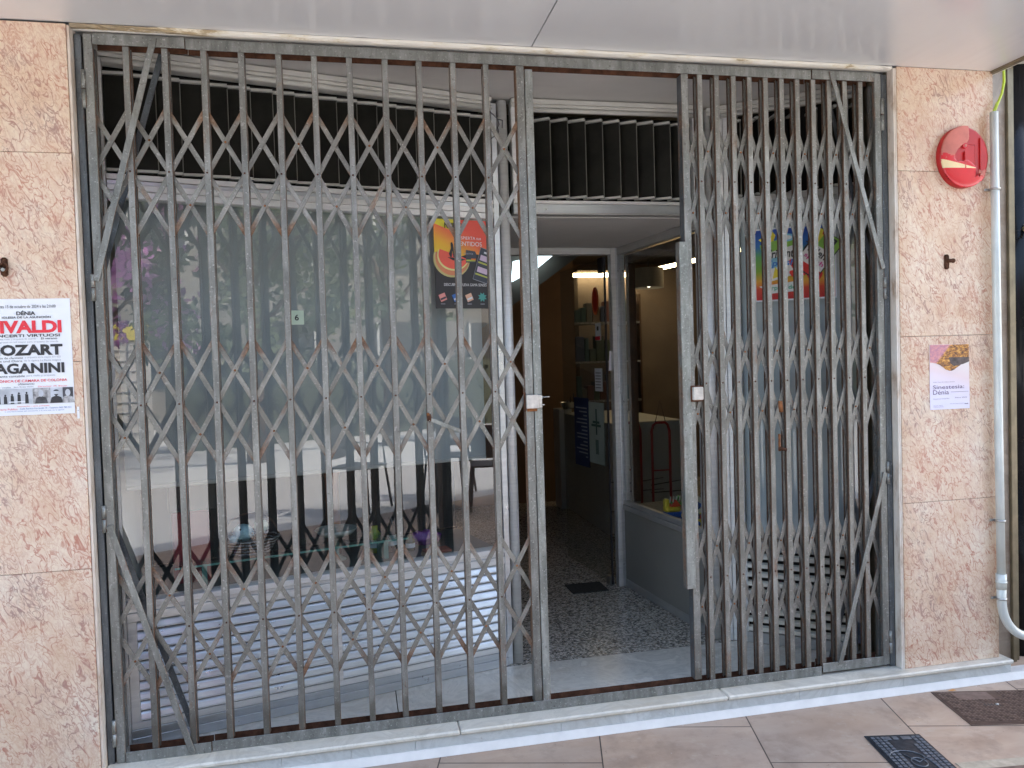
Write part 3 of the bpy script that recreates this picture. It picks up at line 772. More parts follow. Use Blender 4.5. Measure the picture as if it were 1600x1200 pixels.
b.box(.0305, LW, -.006, .03, .050, .0745, 'alu_white', .0015); b.box(.0305, LW, -.011, .03, .021, .0495, 'alu', .0015); b.box(.0305, LW, -.015, .03, -.014, .0205, 'alu', .0015)
b.build('panel_frame', dw)
for s0, s1 in ((.0625, .7845), (.8065, 1.5275)):
    b = MB(); n = 10; p = (.4455 - .0755) / n
    for k in range(n):
        z = .0755 + p * k
        b.prism([(s0, .008, z + p - .0012), (s0, .001, z + p * .66), (s0, -.005, z + .0085), (s0, -.005, z + .0070), (s0, .010, z + .0070), (s0, .012, z + p - .0012)], (s1 - s0, 0, 0), 'alu')
        b.box(s0, s1, -.0085, -.0042, z + .0042, z + .0070, 'alu_white')  # paler lip strip painted in as the highlight along the blade
        b.box(s0, s1, -.0035, .009, z + .0006, z + .0040, 'groove')  # thin dark strip painted in as the shade under the lip
    b.box(s0, s1, .013, .015, .0755, .4455, 'alu_dull')
    b.build('louvre_panel', dw, recalc=True)
b = MB(); b.box(.045, 1.510, .085, .087, .925, 2.03, 'blind'); b.box(.045, 1.510, .078, .094, .912, .930, 'blind_pale', .004)
b.build('roller_blind', dw)
b = MB(); b.box(.03, 1.56, .022, .60, .475, .492, simple('deck_teal_grey', (.06, .08, .08), .35, 0, .1, 3)); b.box(.03, 1.56, .6, .61, .0, .5, 'black'); b.build('display_deck', dw)
b = MB(); b.box(.03, 1.56, .62, .63, .5, 1.25, simple('dark_interior_shade', (.03, .028, .03), .6, 0, .3, 3)); b.build('added_dark_sheet', dw)  # dark sheet added to stand in for the unlit shop behind the display

# porch-side transom above the doorway
dt = thing('doorway_transom', 'black slatted transom with aluminium beam above the open doorway', 'transom', (1.15, .515, 2.0))
T = Matrix.Translation((-1.15, -.515, -2.0))
XA, XB = .722, 1.622
b = MB(); b.box(XA, XB, .515 - .022, .565, 2.492, 2.512, 'cornice', .002); b.box(XA, XB, .515 - .014, .565, 2.478, 2.4915, 'cornice', .002); b.cyl((XA + .03, .505, 2.466), (XB - .03, .505, 2.466), .010, 'cornice', 12)
b.build('cornice', dt, T)
b = MB(); b.box(XA, XA + .022, .503, .56, 2.067, 2.4775, 'alu_white', .001); b.box(XA + .023, XA + .036, .508, .56, 2.067, 2.4775, 'alu_white', .001)
b.box(XB - .022, XB, .503, .56, 2.067, 2.4775, 'alu_white', .001); b.box(XB - .036, XB - .023, .508, .56, 2.067, 2.4775, 'alu_white', .001); b.build('side_jamb', dt, T)
b = MB(); b.box(XA, XB, .503, .56, 2.052, 2.0665, 'alu_white', .0015); b.box(XA, XB, .510, .56, 2.012, 2.0515, 'alu', .0015); b.box(XA, XB, .503, .56, 2.004, 2.0115, 'alu_dull', .001); b.build('beam', dt, T)
bb = MB(); louvre_slats(bb, 0, XB - XA - .06, .0822, -34, w=.094, y=0); o = bb.build('louvre', dt, T @ Matrix.Translation((XA + .058, .545, 0)))
b = MB(); b.box(XA, XB, .66, .67, 2.012, 2.49, 'black'); b.build('louvre_void_shade', dt, T)  # black sheet in place of the unlit void above the lobby
b = MB(); b.box(.66, 1.72, .5605, 1.55, 2.0005, 2.0125, 'ceiling'); b.build('lobby_soffit', dt, T)

angR = -math.atan2(.271, .371)
rw = thing('display_window', 'narrower slanting aluminium display window with a blue blind behind the folded gate', 'shop window', (1.651, .561, 0), angR)
RW = .69
b = MB(); b.box(.03, RW, -.022, .05, 2.492, 2.512, 'cornice', .002); b.box(.03, RW, -.014, .05, 2.478, 2.4915, 'cornice', .002); b.cyl((.06, -.010, 2.466), (RW - .02, -.010, 2.466), .010, 'cornice', 12); b.build('cornice', rw)
b = MB(); louvre_slats(b, .16, RW - .02, .083, -62); b.build('louvre', rw)
b = MB(); b.box(.05, RW, .12, .13, 2.0, 2.49, 'black'); b.build('louvre_void_shade', rw)  # black sheet in place of the darkness behind these slats
b = MB(); b.box(.1655, RW, -.012, .05, 2.046, 2.078, 'alu_dull', .0015); b.box(.1655, RW, -.004, .05, 2.024, 2.0455, 'alu_dull', .0015); b.box(.1655, RW, -.010, .05, 1.972, 2.0235, 'alu_white', .0015); b.build('transom_beam', rw)
b = MB(); b.cyl((.022, .006, -.0145), (.022, .006, 2.505), .0225, 'alu_white', 24); b.build('corner_post', rw)
b = MB(); b.box(.050, .100, -.006, .05, -.014, 2.477, 'alu_white', .0015); b.box(.1015, .165, -.002, .05, -.014, 2.477, 'alu_white', .0015)
b.box(RW - .065, RW - .048, -.006, .05, -.014, 2.477, 'alu_dull', .0015); b.box(RW - .012, RW, -.006, .05, -.014, 2.477, 'alu_dull', .001); b.build('side_jamb', rw)
b = MB(); b.poly([(.165, .012, .47), (RW - .065, .012, .47), (RW - .065, .012, 1.972), (.165, .012, 1.972)], mat_glass('clear_pane', 1.6, dust=.06)); b.poly([(RW - .048, .012, .02), (RW - .012, .012, .02), (RW - .012, .012, 1.97), (RW - .048, .012, 1.97)], 'glass'); b.build('pane', rw)
b = MB(); b.box(.1655, RW - .0655, -.003, .05, .425, .470, 'alu_dull', .0015); b.build('sill', rw)
b = MB(); b.box(.1655, RW - .0655, -.004, .03, -.014, .036, 'alu_dull', .0015); b.box(.1655, .172, -.004, .03, .037, .4245, 'alu_white')
b.box(.172, RW - .0655, .024, .027, .037, .4245, 'black'); b.build('panel_frame', rw)
b = MB(); n = 9; p = (.424 - .038) / n
for k in range(n):
    z = .038 + p * k
    b.prism([(.173, .020, z + p * .62), (.173, -.004, z + .008), (.173, -.004, z + .005), (.173, .020, z + p * .62 - .003)], (RW - .0655 - .174, 0, 0), 'alu_cream')
    b.box(.173, RW - .066, -.0055, -.0035, z + .005, z + .024, 'alu_cream')
b.build('grille', rw, recalc=True)
b = MB(); b.box(.168, RW - .015, .03, .033, .48, 1.97, simple('bluegrey_blind', (.50, .54, .57), .8, 0, .06, 2)); b.build('roller_blind', rw)
b = MB(); b.box(.168, RW - .015, .03, .05, 1.0, 1.9, 'black') if 0 else None
b.box(RW - .047, RW - .013, .05, .06, .02, .46, simple('painted_blue_reflection', (.22, .28, .42), .6, 0, .1, 3)); b.build('reflection_sheet', rw)  # blue-grey sheet painted in for the bluish reflection at this edge

# lobby side windows + inner door frame
angS = math.atan2(1.495 - .585, 1.545 - 1.640)
sw = thing('lobby_window', 'side window of the lobby with grey panel below and toys inside', 'window', (1.640, .585, 0), angS)
SL = math.hypot(1.495 - .585, 1.545 - 1.640)     # local x runs inward, local +y is to the left (towards the lobby)
b = MB(); b.box(0, SL, -.025, .0, -.0145, .030, 'alu_dull', .0015); b.box(0, SL, -.025, .008, .448, .478, 'alu_dull', .002); b.box(0, SL, -.025, .002, .4785, .505, 'alu_dull', .002)
b.box(0, SL, -.025, .004, 1.955, 2.0, 'alu_dull', .002); b.box(0, .03, -.025, .004, .5055, 1.9545, 'alu_dull', .002); b.box(SL - .055, SL, -.025, .004, .5055, 1.9545, 'alu', .002)
b.build('frame', sw)
b = MB(); b.box(0, SL, -.020, -.004, .0305, .4475, simple('grey_lower_panel', (.27, .265, .24), .55, 0, .08, 3)); b.build('lower_panel', sw)
b = MB(); b.poly([(.03, -.012, .505), (SL - .055, -.012, .505), (SL - .055, -.012, 1.955), (.03, -.012, 1.955)], 'glass_in'); b.build('pane', sw)
b = MB(); b.box(SL - .085, SL - .058, -.08, -.03, .50, 1.95, 'wood', .002); b.box(.03, SL - .058, -.08, -.03, 1.90, 1.95, 'wood', .002); b.build('wood_trim', sw)
b = MB(); b.box(.02, SL - .02, -.42, -.026, .462, .476, 'intceil'); b.build('deck', sw)

df = thing('inner_door_frame', 'pale aluminium frame of the inner doorway at the back of the lobby', 'door frame', (1.2, 1.495, 0))
T = Matrix.Translation((-1.2, -1.495, 0))
b = MB(); b.box(1.503, 1.530, 1.470, 1.53, -.0145, 1.9995, 'alu_white', .002); b.box(1.5305, 1.552, 1.478, 1.53, -.0145, 1.9995, 'alu', .002); b.box(.78, .85, 1.47, 1.53, -.0145, 1.9995, 'alu_white', .002); b.build('post', df, T)
b = MB(); b.box(.8505, 1.5025, 1.472, 1.53, 1.960, 1.9995, 'alu_white', .002); b.build('head', df, T)
b = MB(); b.box(.68, 1.75, 1.50, 1.53, 2.013, 2.56, 'intceil'); b.build('bulkhead', df, T)

lw = thing('lobby_window', 'plain glass lobby window hidden behind the round aluminium corner post', 'window', (.700, .585, 0), math.atan2(1.47 - .585, .79 - .700))
SLL = math.hypot(1.47 - .585, .09)
b = MB(); b.box(0, SLL, .0, .025, -.0145, .5, 'alu_dull', .001); b.box(0, SLL, .0, .025, 1.955, 2.0, 'alu_dull', .001); b.box(0, .03, .0, .025, .501, 1.9545, 'alu', .001); b.build('frame', lw)
b = MB(); b.poly([(.03, .012, .5), (SLL, .012, .5), (SLL, .012, 1.955), (.03, .012, 1.955)], 'glass_in'); b.build('pane', lw)

# open glass door leaf
angD = math.atan2(2.209 - 1.498, 1.396 - 1.472)
gd = thing('glass_door', 'frameless glass door standing open inwards covered with stickers and notices', 'door', (1.472, 1.505, 0), angD)
b = MB(); b.poly([(0, 0, .0), (.715, 0, .0), (.715, 0, 1.945), (0, 0, 1.945)], mat_glass('door_glass', 1.8, (.66, .69, .65), .16)); b.build('pane', gd)
b = MB(); b.box(-.006, .0, -.006, .006, -.005, 1.95, 'ink'); b.box(.0, .07, -.012, .012, 1.86, 1.95, 'ink', .003); b.box(.0, .06, -.014, .014, -.012, .04, 'steelrod', .003); b.build('edge_fitting', gd)
def card(name, x0, x1, z0, z1, mat, lines=None, parent=gd, y=.0035):
    b = MB(); b.box(x0, x1, y, y + .001, z0, z1, mat); 
    if lines:
        for (lx0, lx1, lz0, lz1, lm_) in lines: b.box(lx0, lx1, y + .0013, y + .0016, lz0, lz1, lm_)
    return b.build(name, parent)
# door is seen from its local +y side? both sides get marks
for sgn in (1,):
    b = MB()
    for y in (.003, -.003):
        pts = [(.14 + .045 * math.cos(t) , y, 1.70 + .085 * math.sin(t)) for t in [2 * math.pi * k / 20 for k in range(20)]]
        b.poly(pts, simple('orange_sticker', (.75, .16, .06), .5))
        pts = [(.14 + .034 * math.cos(t) , y * 1.3, 1.70 + .068 * math.sin(t)) for t in [2 * math.pi * k / 20 for k in range(20)]]
        b.poly(pts, simple('red_sticker', (.55, .04, .02), .5))
    b.build('round_sticker', gd)
    b = MB()
    for y in (.003, -.003):
        b.box(.075, .145, y - .0005, y + .0005, 1.46, 1.565, 'paper'); b.box(.075, .145, y * 1.4 - .0004, y * 1.4 + .0004, 1.462, 1.485, 'inkred'); b.box(.095, .12, y * 1.4 - .0004, y * 1.4 + .0004, 1.52, 1.545, 'ink')
    b.build('small_notice', gd)
    b = MB(); b.poly([(.0, -.02, 1.395), (-.0, -.06, 1.37), (-.0, -.055, 1.28), (.0, -.012, 1.275)], 'paper'); b.build('paper_tag', gd)
    b = MB(); gn = simple('pale_green_poster', (.34, .40, .36), .6); dg = simple('dark_green_ink', (.04, .09, .07), .6)
    for y in (.003, -.003):
        b.box(.06, .28, y - .0005, y + .0005, .70, 1.08, gn)
        b.box(.155, .175, y * 1.4 - .0004, y * 1.4 + .0004, .88, 1.04, dg); b.box(.10, .24, y * 1.4 - .0004, y * 1.4 + .0004, .93, .945, dg); b.box(.12, .22, y * 1.4 - .0004, y * 1.4 + .0004, .95, .965, dg)
        for q in range(4): b.box(.14 + q * .012, .147 + q * .012, y * 1.4 - .0004, y * 1.4 + .0004, .76, .85, dg)
    b.build('green_poster', gd)
    b = MB(); nv = simple('navy_poster', (.02, .035, .10), .6)
    for y in (.003, -.003):
        b.box(.29, .52, y - .0005, y + .0005, .66, 1.10, nv)
        for q in range(14): b.box(.31, .34 + .15 * abs(math.sin(q * 2.3)), y * 1.4 - .0004, y * 1.4 + .0004, .72 + q * .024, .728 + q * .024, 'inkgrey')
    b.build('navy_poster', gd)
    b = MB()
    for y in (.003, -.003):
        b.box(.07, .17, y - .0005, y + .0005, 1.15, 1.29, 'paper')
        for q in range(6): b.box(.08, .16, y * 1.4 - .0004, y * 1.4 + .0004, 1.17 + q * .018, 1.174 + q * .018, 'ink')
    b.build('notice_sheet', gd)
# black wire stand by the door edge
ws = MB()
for z in (.12, .28, .42, .6): ws.tube([(1.49, 1.56, z), (1.55, 1.60, z - .01)], .003, 'ink', 6)
ws.tube([(1.492, 1.555, .0), (1.492, 1.555, .62)], .003, 'ink', 6)
tag(ws.build('wire_stand'), 'thin black wire stand beside the inner door post', 'stand')
b = MB(); b.box(1.20, 1.42, 1.42, 1.60, -.0152, -.0085, simple('dark_mat', (.05, .05, .048), .9, 0, .3, 60, .2, .3), .002)
tag(b.build('floor_mat'), 'dark rectangular mat on the speckled floor at the inner doorway', 'mat')

# ================================================================== INTERIOR
b = MB(); b.prism([(-.8, 3.4, .9), (1.05, 3.4, 1.63), (2.35, 3.4, 2.54), (1.5, 3.4, 2.54), (.2, 3.4, 1.9), (-.8, 3.4, 1.5)], (0, .9, 0), simple('stair_underside', (.14, .13, .115), .6))
tag(b.build('stair_soffit'), 'grey sloping stair underside inside the shop under a bright panel', 'staircase')
b = MB(); b.prism([(1.30, 3.3, 2.16), (1.68, 3.3, 2.24), (1.50, 3.3, 2.10), (1.28, 3.3, 1.99)], (0, -.01, 0), 'cool_light'); 
tag(b.build('bright_rooflight'), 'bright bluish panel seen through the top of the doorway', 'light')
b = MB(); b.box(.6, 2.10, 4.3, 4.4, -.015, 2.55, 'brownwall')
tag(b.build('partition'), 'plain brown partition wall deep inside the shop behind the doorway', 'partition')
b = MB(); b.box(2.4, 5.3, 5.15, 5.3, -.015, 2.3, 'pinkwall'); tag(b.build('rear_partition'), 'pinkish rear wall of the shop under a glowing light strip', 'partition')
b = MB(); b.box(2.14, 2.97, 5.02, 5.12, 2.225, 2.26, 'warm_light')
b.obox((2.98, 5.05, 2.24), (3.28, 3.2, 2.24), .03, .05, 'warm_light')
tag(b.build('light_strip'), 'warm glowing light strip along the ceiling inside the shop', 'light strip')
b = MB(); b.box(1.86, 2.46, 2.64, 4.0, .0, .86, 'white', .004); b.box(1.80, 1.92, 3.85, 4.06, -.01, .90, 'white', .004); cb = b.build('white_cabinet')
tag(cb, 'low white cabinet standing inside the shop behind the glass door', 'cabinet')
b = MB()
for k in range(4):
    b.tube([(1.86 + .03 * k, 3.9, .9), (1.86 + .03 * k, 3.88, .95 + .03 * k)], .006, 'ink', 6)
b.lathe((1.9, 3.9, .905), [(.0, .0), (.05, .0), (.07, .05), (.075, .055)], 'steelrod', 16)
tag(b.build('wire_basket'), 'small dark wire basket on the end of the white cabinet', 'basket')
# shelf with dark bottles and blue bag deep inside
sh = thing('wall_shelf', 'dark shelf with coloured goods seen through the open glass door', 'shelf', (2.55, 4.8, 0))
b = MB(); b.box(-.35, .35, -.15, .15, .0, .03, 'wood'); 
for z in (.5, .9, 1.3, 1.7): b.box(-.35, .35, -.15, .15, z, z + .02, 'photo_bw')
b.box(-.37, -.35, -.15, .15, 0, 2.0, 'wood'); b.box(.35, .37, -.15, .15, 0, 2.0, 'wood'); b.build('frame', sh)
pal = [(.04, .06, .13), (.16, .14, .06), (.04, .10, .11), (.13, .05, .04), (.16, .16, .15), (.06, .09, .05), (.18, .11, .06)]
pm = [simple('goods_%d' % k, c, .5) for k, c in enumerate(pal)]
for z in (.52, .92, 1.32, 1.72):
    b = MB(); x = -.33
    while x < .27:
        w = random.uniform(.04, .09); b.box(x, x + w, -.12, .0, z, z + random.uniform(.12, .28), random.choice(pm), .004); x += w + .008
    b.build('goods', sh)
# lamp shade hanging
lp = thing('pendant_lamp', 'pleated drum lampshade hanging inside the shop behind the lobby window', 'lamp', (2.55, 3.5, 1.95))
b = MB(); b.lathe((0, 0, 0), [(.13, 0), (.13, .17)], simple('lampshade', (.50, .44, .36), .8), 40, smooth=False); b.build('shade', lp)
b = MB(); b.cyl((0, 0, .17), (0, 0, .6), .004, 'ink'); b.build('cord', lp)
b = MB(); b.ball((0, 0, .03), .025, simple('bulb', (1, .9, .7), .4, emis=(1, .9, .7), es=6)); b.build('bulb', lp)
# red tubular racks
for k, (x, y, lb) in enumerate(((1.965, 1.9, 'red tubular rack with a cord loop standing behind the lobby window glass'), (1.80, 2.0, 'darker red tubular rack partly hidden by the wood window trim'))):
    b = MB(); w = .062
    b.tube([(x - w, y, -.0), (x - w, y, .86), (x - w + .012, y, .90), (x - w + .03, y, .915), (x + w - .03, y, .915), (x + w - .012, y, .90), (x + w, y, .86), (x + w, y, -.0)], .009, 'red_tube', 8)
    b.tube([(x - w, y, .6), (x + w, y, .6)], .006, 'red_tube', 6)
    b.tube([(x - .035, y, .92), (x, y, 1.06), (x + .035, y, .92)], .0025, 'ink', 6)
    b.tube([(x - w, y + .03, .45), (x + .3, y + .2, .42)], .004, 'ink', 6)
    b.tube([(x - w, y + .03, .5), (x + .3, y + .2, .5)], .004, 'ink', 6)
    tag(b.build('tubular_rack'), lb, 'rack')
# toy packs on the side deck
toyc = [simple('toy_yellow', (.75, .58, .05), .4), simple('toy_blue', (.03, .12, .45), .4), simple('toy_red', (.65, .08, .03), .4), simple('toy_green', (.08, .38, .06), .4), simple('toy_white', (.75, .72, .62), .4)]
labs = ['yellow and blue toy packet with a pale roof on the window deck', 'orange and blue toy packet nearest the folded gate on the deck', 'green and yellow toy packet at the back of the deck', 'red striped toy packet between the other toys on the deck']
for k, (x, y) in enumerate(((1.675, 1.04), (1.685, .86), (1.75, .95), (1.745, .78))):
    b = MB()
    b.box(-.05, .05, -.035, .035, 0, .03, toyc[(k + 1) % 2 + (1 if k == 1 else 0)], .006)
    b.box(-.045, .03, -.03, .03, .031, .06, toyc[0 if k != 3 else 2], .008)
    b.box(-.02, .045, -.028, .028, .061, .085, toyc[(k * 2 + 3) % 5], .008)
    for q in (-.03, .03): b.cyl((q, -.042, .012), (q, .042, .012), .013, toyc[1], 12)
    for q in range(4): b.tube([(-.035 + q * .018, -.03, .085), (-.030 + q * .018, -.032, .118)], .0035, toyc[4], 6)
    b.ball((.03, .0, .10), .016, toyc[(k + 3) % 5], 2, (1, 1, 1), .3); b.box(-.055, -.03, -.02, .02, .03, .10, toyc[(k * 3) % 5], .006); b.prism([(-.03, -.034, .061), (.03, -.034, .061), (0, -.034, .098)], (0, .06, 0), toyc[(k + 2) % 5])
    o = b.build('toy_packet', T=Matrix.Translation((x, y, .478)) @ Matrix.Rotation(k * .7, 4, 'Z')); tag(o, labs[k], 'toy')

# ---- things in the wide window (positions along / behind the pane)
ML = Matrix.Translation((-.87, .132, 0)) @ Matrix.Rotation(angL, 4, 'Z')
def P(s, d, z): return tuple(ML @ Vector((s, d, z)))
DZ = .4925
glassy = simple('green_glass_edge', (.10, .28, .25), .1, 0, .1, 4)
sf = thing('glass_shelf', 'low glass shelf with green edge standing in the wide window', 'shelf', P(.75, .25, DZ), angL)
b = MB(); b.box(-.55, .40, -.10, .14, .085, .093, mat_glass('shelf_glass', 1.6, (.75, .9, .86), .03)); b.box(-.55, .40, -.1035, -.1005, .085, .093, glassy); b.build('top', sf)
b = MB()
for q in (-.45, .3): b.box(q, q + .02, -.06, .1, .0, .0848, glassy)
b.build('foot', sf)
rd = MB(); rd.box(-.07, .07, -.05, .05, .0, .29, simple('deep_red_card', (.22, .01, .02), .5, 0, .2, 5), .006); tag(rd.build('red_box', T=ML @ Matrix.Translation((.27, .30, DZ + .001))), 'deep red upright box in the wide window near the gate hinge side', 'box')
bk = MB(); bk.box(-.09, .09, -.05, .05, .0, .13, 'ink', .004); tag(bk.build('black_box', T=ML @ Matrix.Translation((.28, .30, DZ + .292))), 'black box stacked on the deep red box in the window', 'box')
# basket with plush
bs = thing('wicker_basket', 'small dark wicker basket in the window holding a pale spotted soft toy', 'basket', P(.50, .27, DZ + .095), angL)
b = MB()
for k in range(9):
    z = k * .007; r = .062 + k * .004
    b.tube([(r * 1.25 * math.cos(t), r * math.sin(t), z + .002 * math.sin(t * 12 + k)) for t in [2 * math.pi * q / 36 for q in range(37)]], .0032, 'wood' if k % 2 else 'photo_bw', 5)
b.build('body', bs)
b = MB(); b.tube([(-.11 * math.cos(t), 0, .06 + .10 * math.sin(t)) for t in [math.pi * q / 16 for q in range(17)]], .0035, 'wood', 6); b.build('handle', bs)
tb = MB(); pb = simple('pale_blue_plush', (.35, .55, .62), .9, 0, .25, 60)
tb.ball((-.03, -.02, .085), .042, pb, 2, (1, 1, .9), .1); tb.ball((-.07, -.03, .06), .02, pb, 2); tb.ball((.045, -.0, .10), .03, simple('pale_green_plush', (.5, .62, .48), .9), 2, (1, .8, 1), .2)
for q in range(9): tb.ball((-.03 + .03 * math.cos(q * 2.1), -.058, .085 + .025 * math.sin(q * 2.1)), .004, 'ink', 1)
tag(tb.build('soft_toy', T=ML @ Matrix.Translation((.50, .27, DZ + .095))), 'pale blue spotted soft toy lying in the wicker basket', 'soft toy')
# glass bowl on foot
gb = MB(); gm = simple('cut_glass', (.30, .36, .34), .12, 0, .3, 30, .9)
gb.lathe((0, 0, 0), [(.0, 0), (.045, 0), (.045, .006), (.012, .02), (.012, .09), (.03, .10), (.075, .115), (.095, .14), (.088, .14), (.07, .12), (.0, .108)], gm, 24)
tag(gb.build('glass_bowl', T=ML @ Matrix.Translation((.865, .30, DZ + .001))), 'footed cut glass bowl standing in the wide window', 'bowl')
cb = MB(); cb.lathe((0, 0, 0), [(.0, 0), (.035, 0), (.032, .35), (.038, .37), (.038, .42), (.0, .42)], simple('copper_brown', (.30, .11, .04), .3, .4, .2, 14), 20)
tag(cb.build('brown_vase', T=ML @ Matrix.Translation((.88, .42, DZ + .001))), 'tall copper brown vase behind the glass bowl', 'vase')
# jars, books
for k, (s, d, h, r, cc, lb) in enumerate(((1.12, .30, .16, .022, (.02, .02, .02), 'slim black bottle with pale label in the wide window'), (1.20, .28, .07, .022, (.05, .08, .05), 'squat dark jar in the window beside the slim bottle'), (1.05, .34, .12, .03, (.36, .42, .06), 'olive yellow jar in the wide window'), (1.30, .36, .05, .06, (.20, .06, .30), 'purple crumpled bag lying in the wide window'))):
    b = MB(); mm = simple('jar_%d' % k, cc, .25)
    if k < 3: b.lathe((0, 0, 0), [(0, 0), (r, 0), (r, h * .7), (r * .5, h * .85), (r * .5, h), (0, h)], mm, 16); b.lathe((0, 0, 0), [(r * 1.02, h * .2), (r * 1.02, h * .5)], 'paper', 16)
    else: b.ball((0, 0, h * .6), r, mm, 3, (1.2, .7, .6), .5)
    tag(b.build(['bottle', 'jar', 'jar', 'bag'][k], T=ML @ Matrix.Translation((s, d, DZ + .001))), lb, ['bottle', 'jar', 'jar', 'bag'][k])
b = MB(); b.box(-.06, .06, -.04, .04, 0, .018, simple('book_tan', (.42, .30, .20), .7), .002); b.box(-.055, .06, -.038, .038, .0185, .03, simple('book_red', (.30, .10, .07), .7), .002)
tag(b.build('book_stack', T=ML @ Matrix.Translation((1.27, .12, DZ + .001))), 'small stack of faded books at the corner end of the wide window', 'books')
b = MB(); b.box(-.028, .028, -.002, .0, -.028, .028, simple('sticker_green', (.48, .60, .48), .6)); 
b.lathe((0, 0, 0), [(0, 0), (.008, 0)], 'ink', 8)
b.text('6', -.008, .008, -.012, .012, -.0026, 'ink', .02)
tag(b.build('window_sticker', T=ML @ Matrix.Translation((.678, .0095, 1.551))), 'small pale green square sticker on the wide window glass', 'sticker')

# ---- posters in the windows
def poster_melon():
    W, H = .268, .385
    p = thing('window_poster', 'black and orange poster with watermelon slice in the wide window', 'poster', P(1.400, .0100, 1.588), angL)
    x0, x1 = -W / 2, W / 2
    b = MB(); b.box(x0, x1, .0, .0015, 0, H, 'ink'); b.build('sheet', p)
    m, nt, bb, o = newmat('sunset_gradient'); g = nd(nt, 'ShaderNodeTexCoord'); sx = nd(nt, 'ShaderNodeSeparateXYZ'); nt.links.new(g.outputs['Object'], sx.inputs[0])
    t = mathn(nt, 'MULTIPLY', sx.outputs[2], 1 / H)
    nt.links.new(ramp(nt, mathn(nt, 'ADD', t, mathn(nt, 'MULTIPLY', sx.outputs[0], 1.3)), [(.38, (.72, .62, .05)), (.60, (.80, .45, .04)), (.78, (.80, .17, .07)), (.9, (.78, .10, .07))]), bb.inputs['Base Color'])
    b = MB()
    b.poly([(x0, -.0008, .205), (x0 + .03, -.0008, .19), (x0 + .09, -.0008, .215), (.03, -.0008, .24), (x1, -.0008, .23), (x1, -.0008, H), (x0, -.0008, H)], m)
    b.poly([(x0, -.0014, H), (x0, -.0014, H - .02), (x0 + .10, -.0014, H - .055), (x0 + .125, -.0014, H - .045), (x0 + .125, -.0014, H)], simple('yellow_print', (.70, .62, .05), .5))
    # black shape right
    b.poly([(.01, -.0011, .0), (x1, -.0011, .0), (x1, -.0011, .225), (.02, -.0011, .238), (.0, -.0011, .1)], 'ink')
    # melon slice: rind, pale, flesh
    def arc(cx, cz, r, a0, a1, y, m, ry=1):
        pts = [(cx + r * math.cos(R(a)), y, cz + ry * r * math.sin(R(a))) for a in [a0 + (a1 - a0) * k / 18 for k in range(19)]]
        b.poly(pts, m)
    arc(-.055, .215, .085, 160, 350, -.0018, simple('rind_outer', (.50, .45, .20), .5), .95)
    arc(-.052, .218, .079, 160, 350, -.0022, simple('rind_pale', (.62, .24, .12), .5), .95)
    arc(-.048, .226, .074, 155, 345, -.0026, simple('rind_line', (.72, .70, .30), .5), .85)
    arc(-.046, .230, .070, 155, 345, -.0030, simple('flesh', (.80, .12, .08), .5), .85)
    # man silhouette
    b.poly([(-.062, -.0034, .222), (-.055, -.0034, .222), (-.052, -.0034, .25), (-.048, -.0034, .222), (-.043, -.0034, .222), (-.045, -.0034, .26), (-.047, -.0034, .277), (-.052, -.0034, .287), (-.059, -.0034, .283), (-.058, -.0034, .26), (-.068, -.0034, .236)], 'ink')
    b.poly([(-.075, -.0033, .221), (-.02, -.0033, .219), (.01, -.0033, .213), (-.015, -.0033, .205), (-.05, -.0033, .208)], 'ink')
    # gum packs
    navy = simple('navy_print', (.035, .045, .07), .4)
    b.poly([(.01, -.0036, .20), (.055, -.0036, .20), (.062, -.0036, .235), (.055, -.0036, .25), (.012, -.0036, .255)], navy)
    b.box(.012, .055, -.0042, -.0038, .206, .213, simple('lime', (.42, .5, .08), .5)); b.box(.035, .058, -.0042, -.0038, .211, .218, simple('orange', (.75, .2, .05), .5))
    Tk = Matrix.Translation((.095, 0, .19)) @ Matrix.Rotation(R(17), 4, 'Y')
    b.box(-.035, .035, -.0046, -.0040, -.075, .072, 'inkgrey', 0, Tk); b.box(-.0335, .0335, -.0052, -.0047, -.073, .070, navy, 0, Tk)
    for z in (-.035, .018): b.box(-.026, .024, -.0058, -.0053, z - .002, z + .022, simple('lilac', (.62, .5, .66), .5), 0, Tk); b.box(-.03, .03, -.0058, -.0053, z - .016, z - .009, simple('lime2', (.45, .5, .1), .5), 0, Tk)
    b.box(-.014, .014, -.0058, -.0053, .050, .058, 'paper', 0, Tk)
    cols = [(.75, .30, .28), (.04, .16, .5), (.72, .45, .32), (.07, .36, .33)]
    for k, c in enumerate(cols):
        cx = x0 + .032 + k * .062; Tm = Matrix.Translation((cx, 0, .048)) @ Matrix.Rotation(R(-22), 4, 'Y'); mm = simple('pack_%d' % k, c, .5)
        if k < 3: b.box(-.015, .015, -.0024, -.0018, -.016, .016, mm, 0, Tm); b.box(-.013, .013, -.003, -.0025, -.009, -.001, navy if k == 0 else 'paper', 0, Tm)
        else: b.poly([(cx + (.022 if q % 2 else .013) * math.cos(q * math.pi / 8), -.002, .05 + (.022 if q % 2 else .013) * math.sin(q * math.pi / 8)) for q in range(16)], mm)
        b.box(cx - .01, cx + .01, -.0024, -.0018, .018, .021, 'inkgrey')
    b.build('picture', p)
    b = MB()
    b.text('NUEVO', -.085, .00, H - .04, H - .015, -.0040, 'ink', .02)
    b.text('DESPIERTA tus', -.032, .085, .300, .313, -.0040, 'paper'); b.text('SENTIDOS', -.03, .088, .272, .291, -.0040, 'paper')
    b.text('DESCUBRE la NUEVA GAMA SENSES', -.095, .105, .097, .109, -.0040, 'paper')
    b.text('menta', .002, .045, .235, .243, -.0045, 'inkgrey')
    b.build('lettering', p)
poster_melon()
MR = Matrix.Translation((1.651, .561, 0)) @ Matrix.Rotation(angR, 4, 'Z')
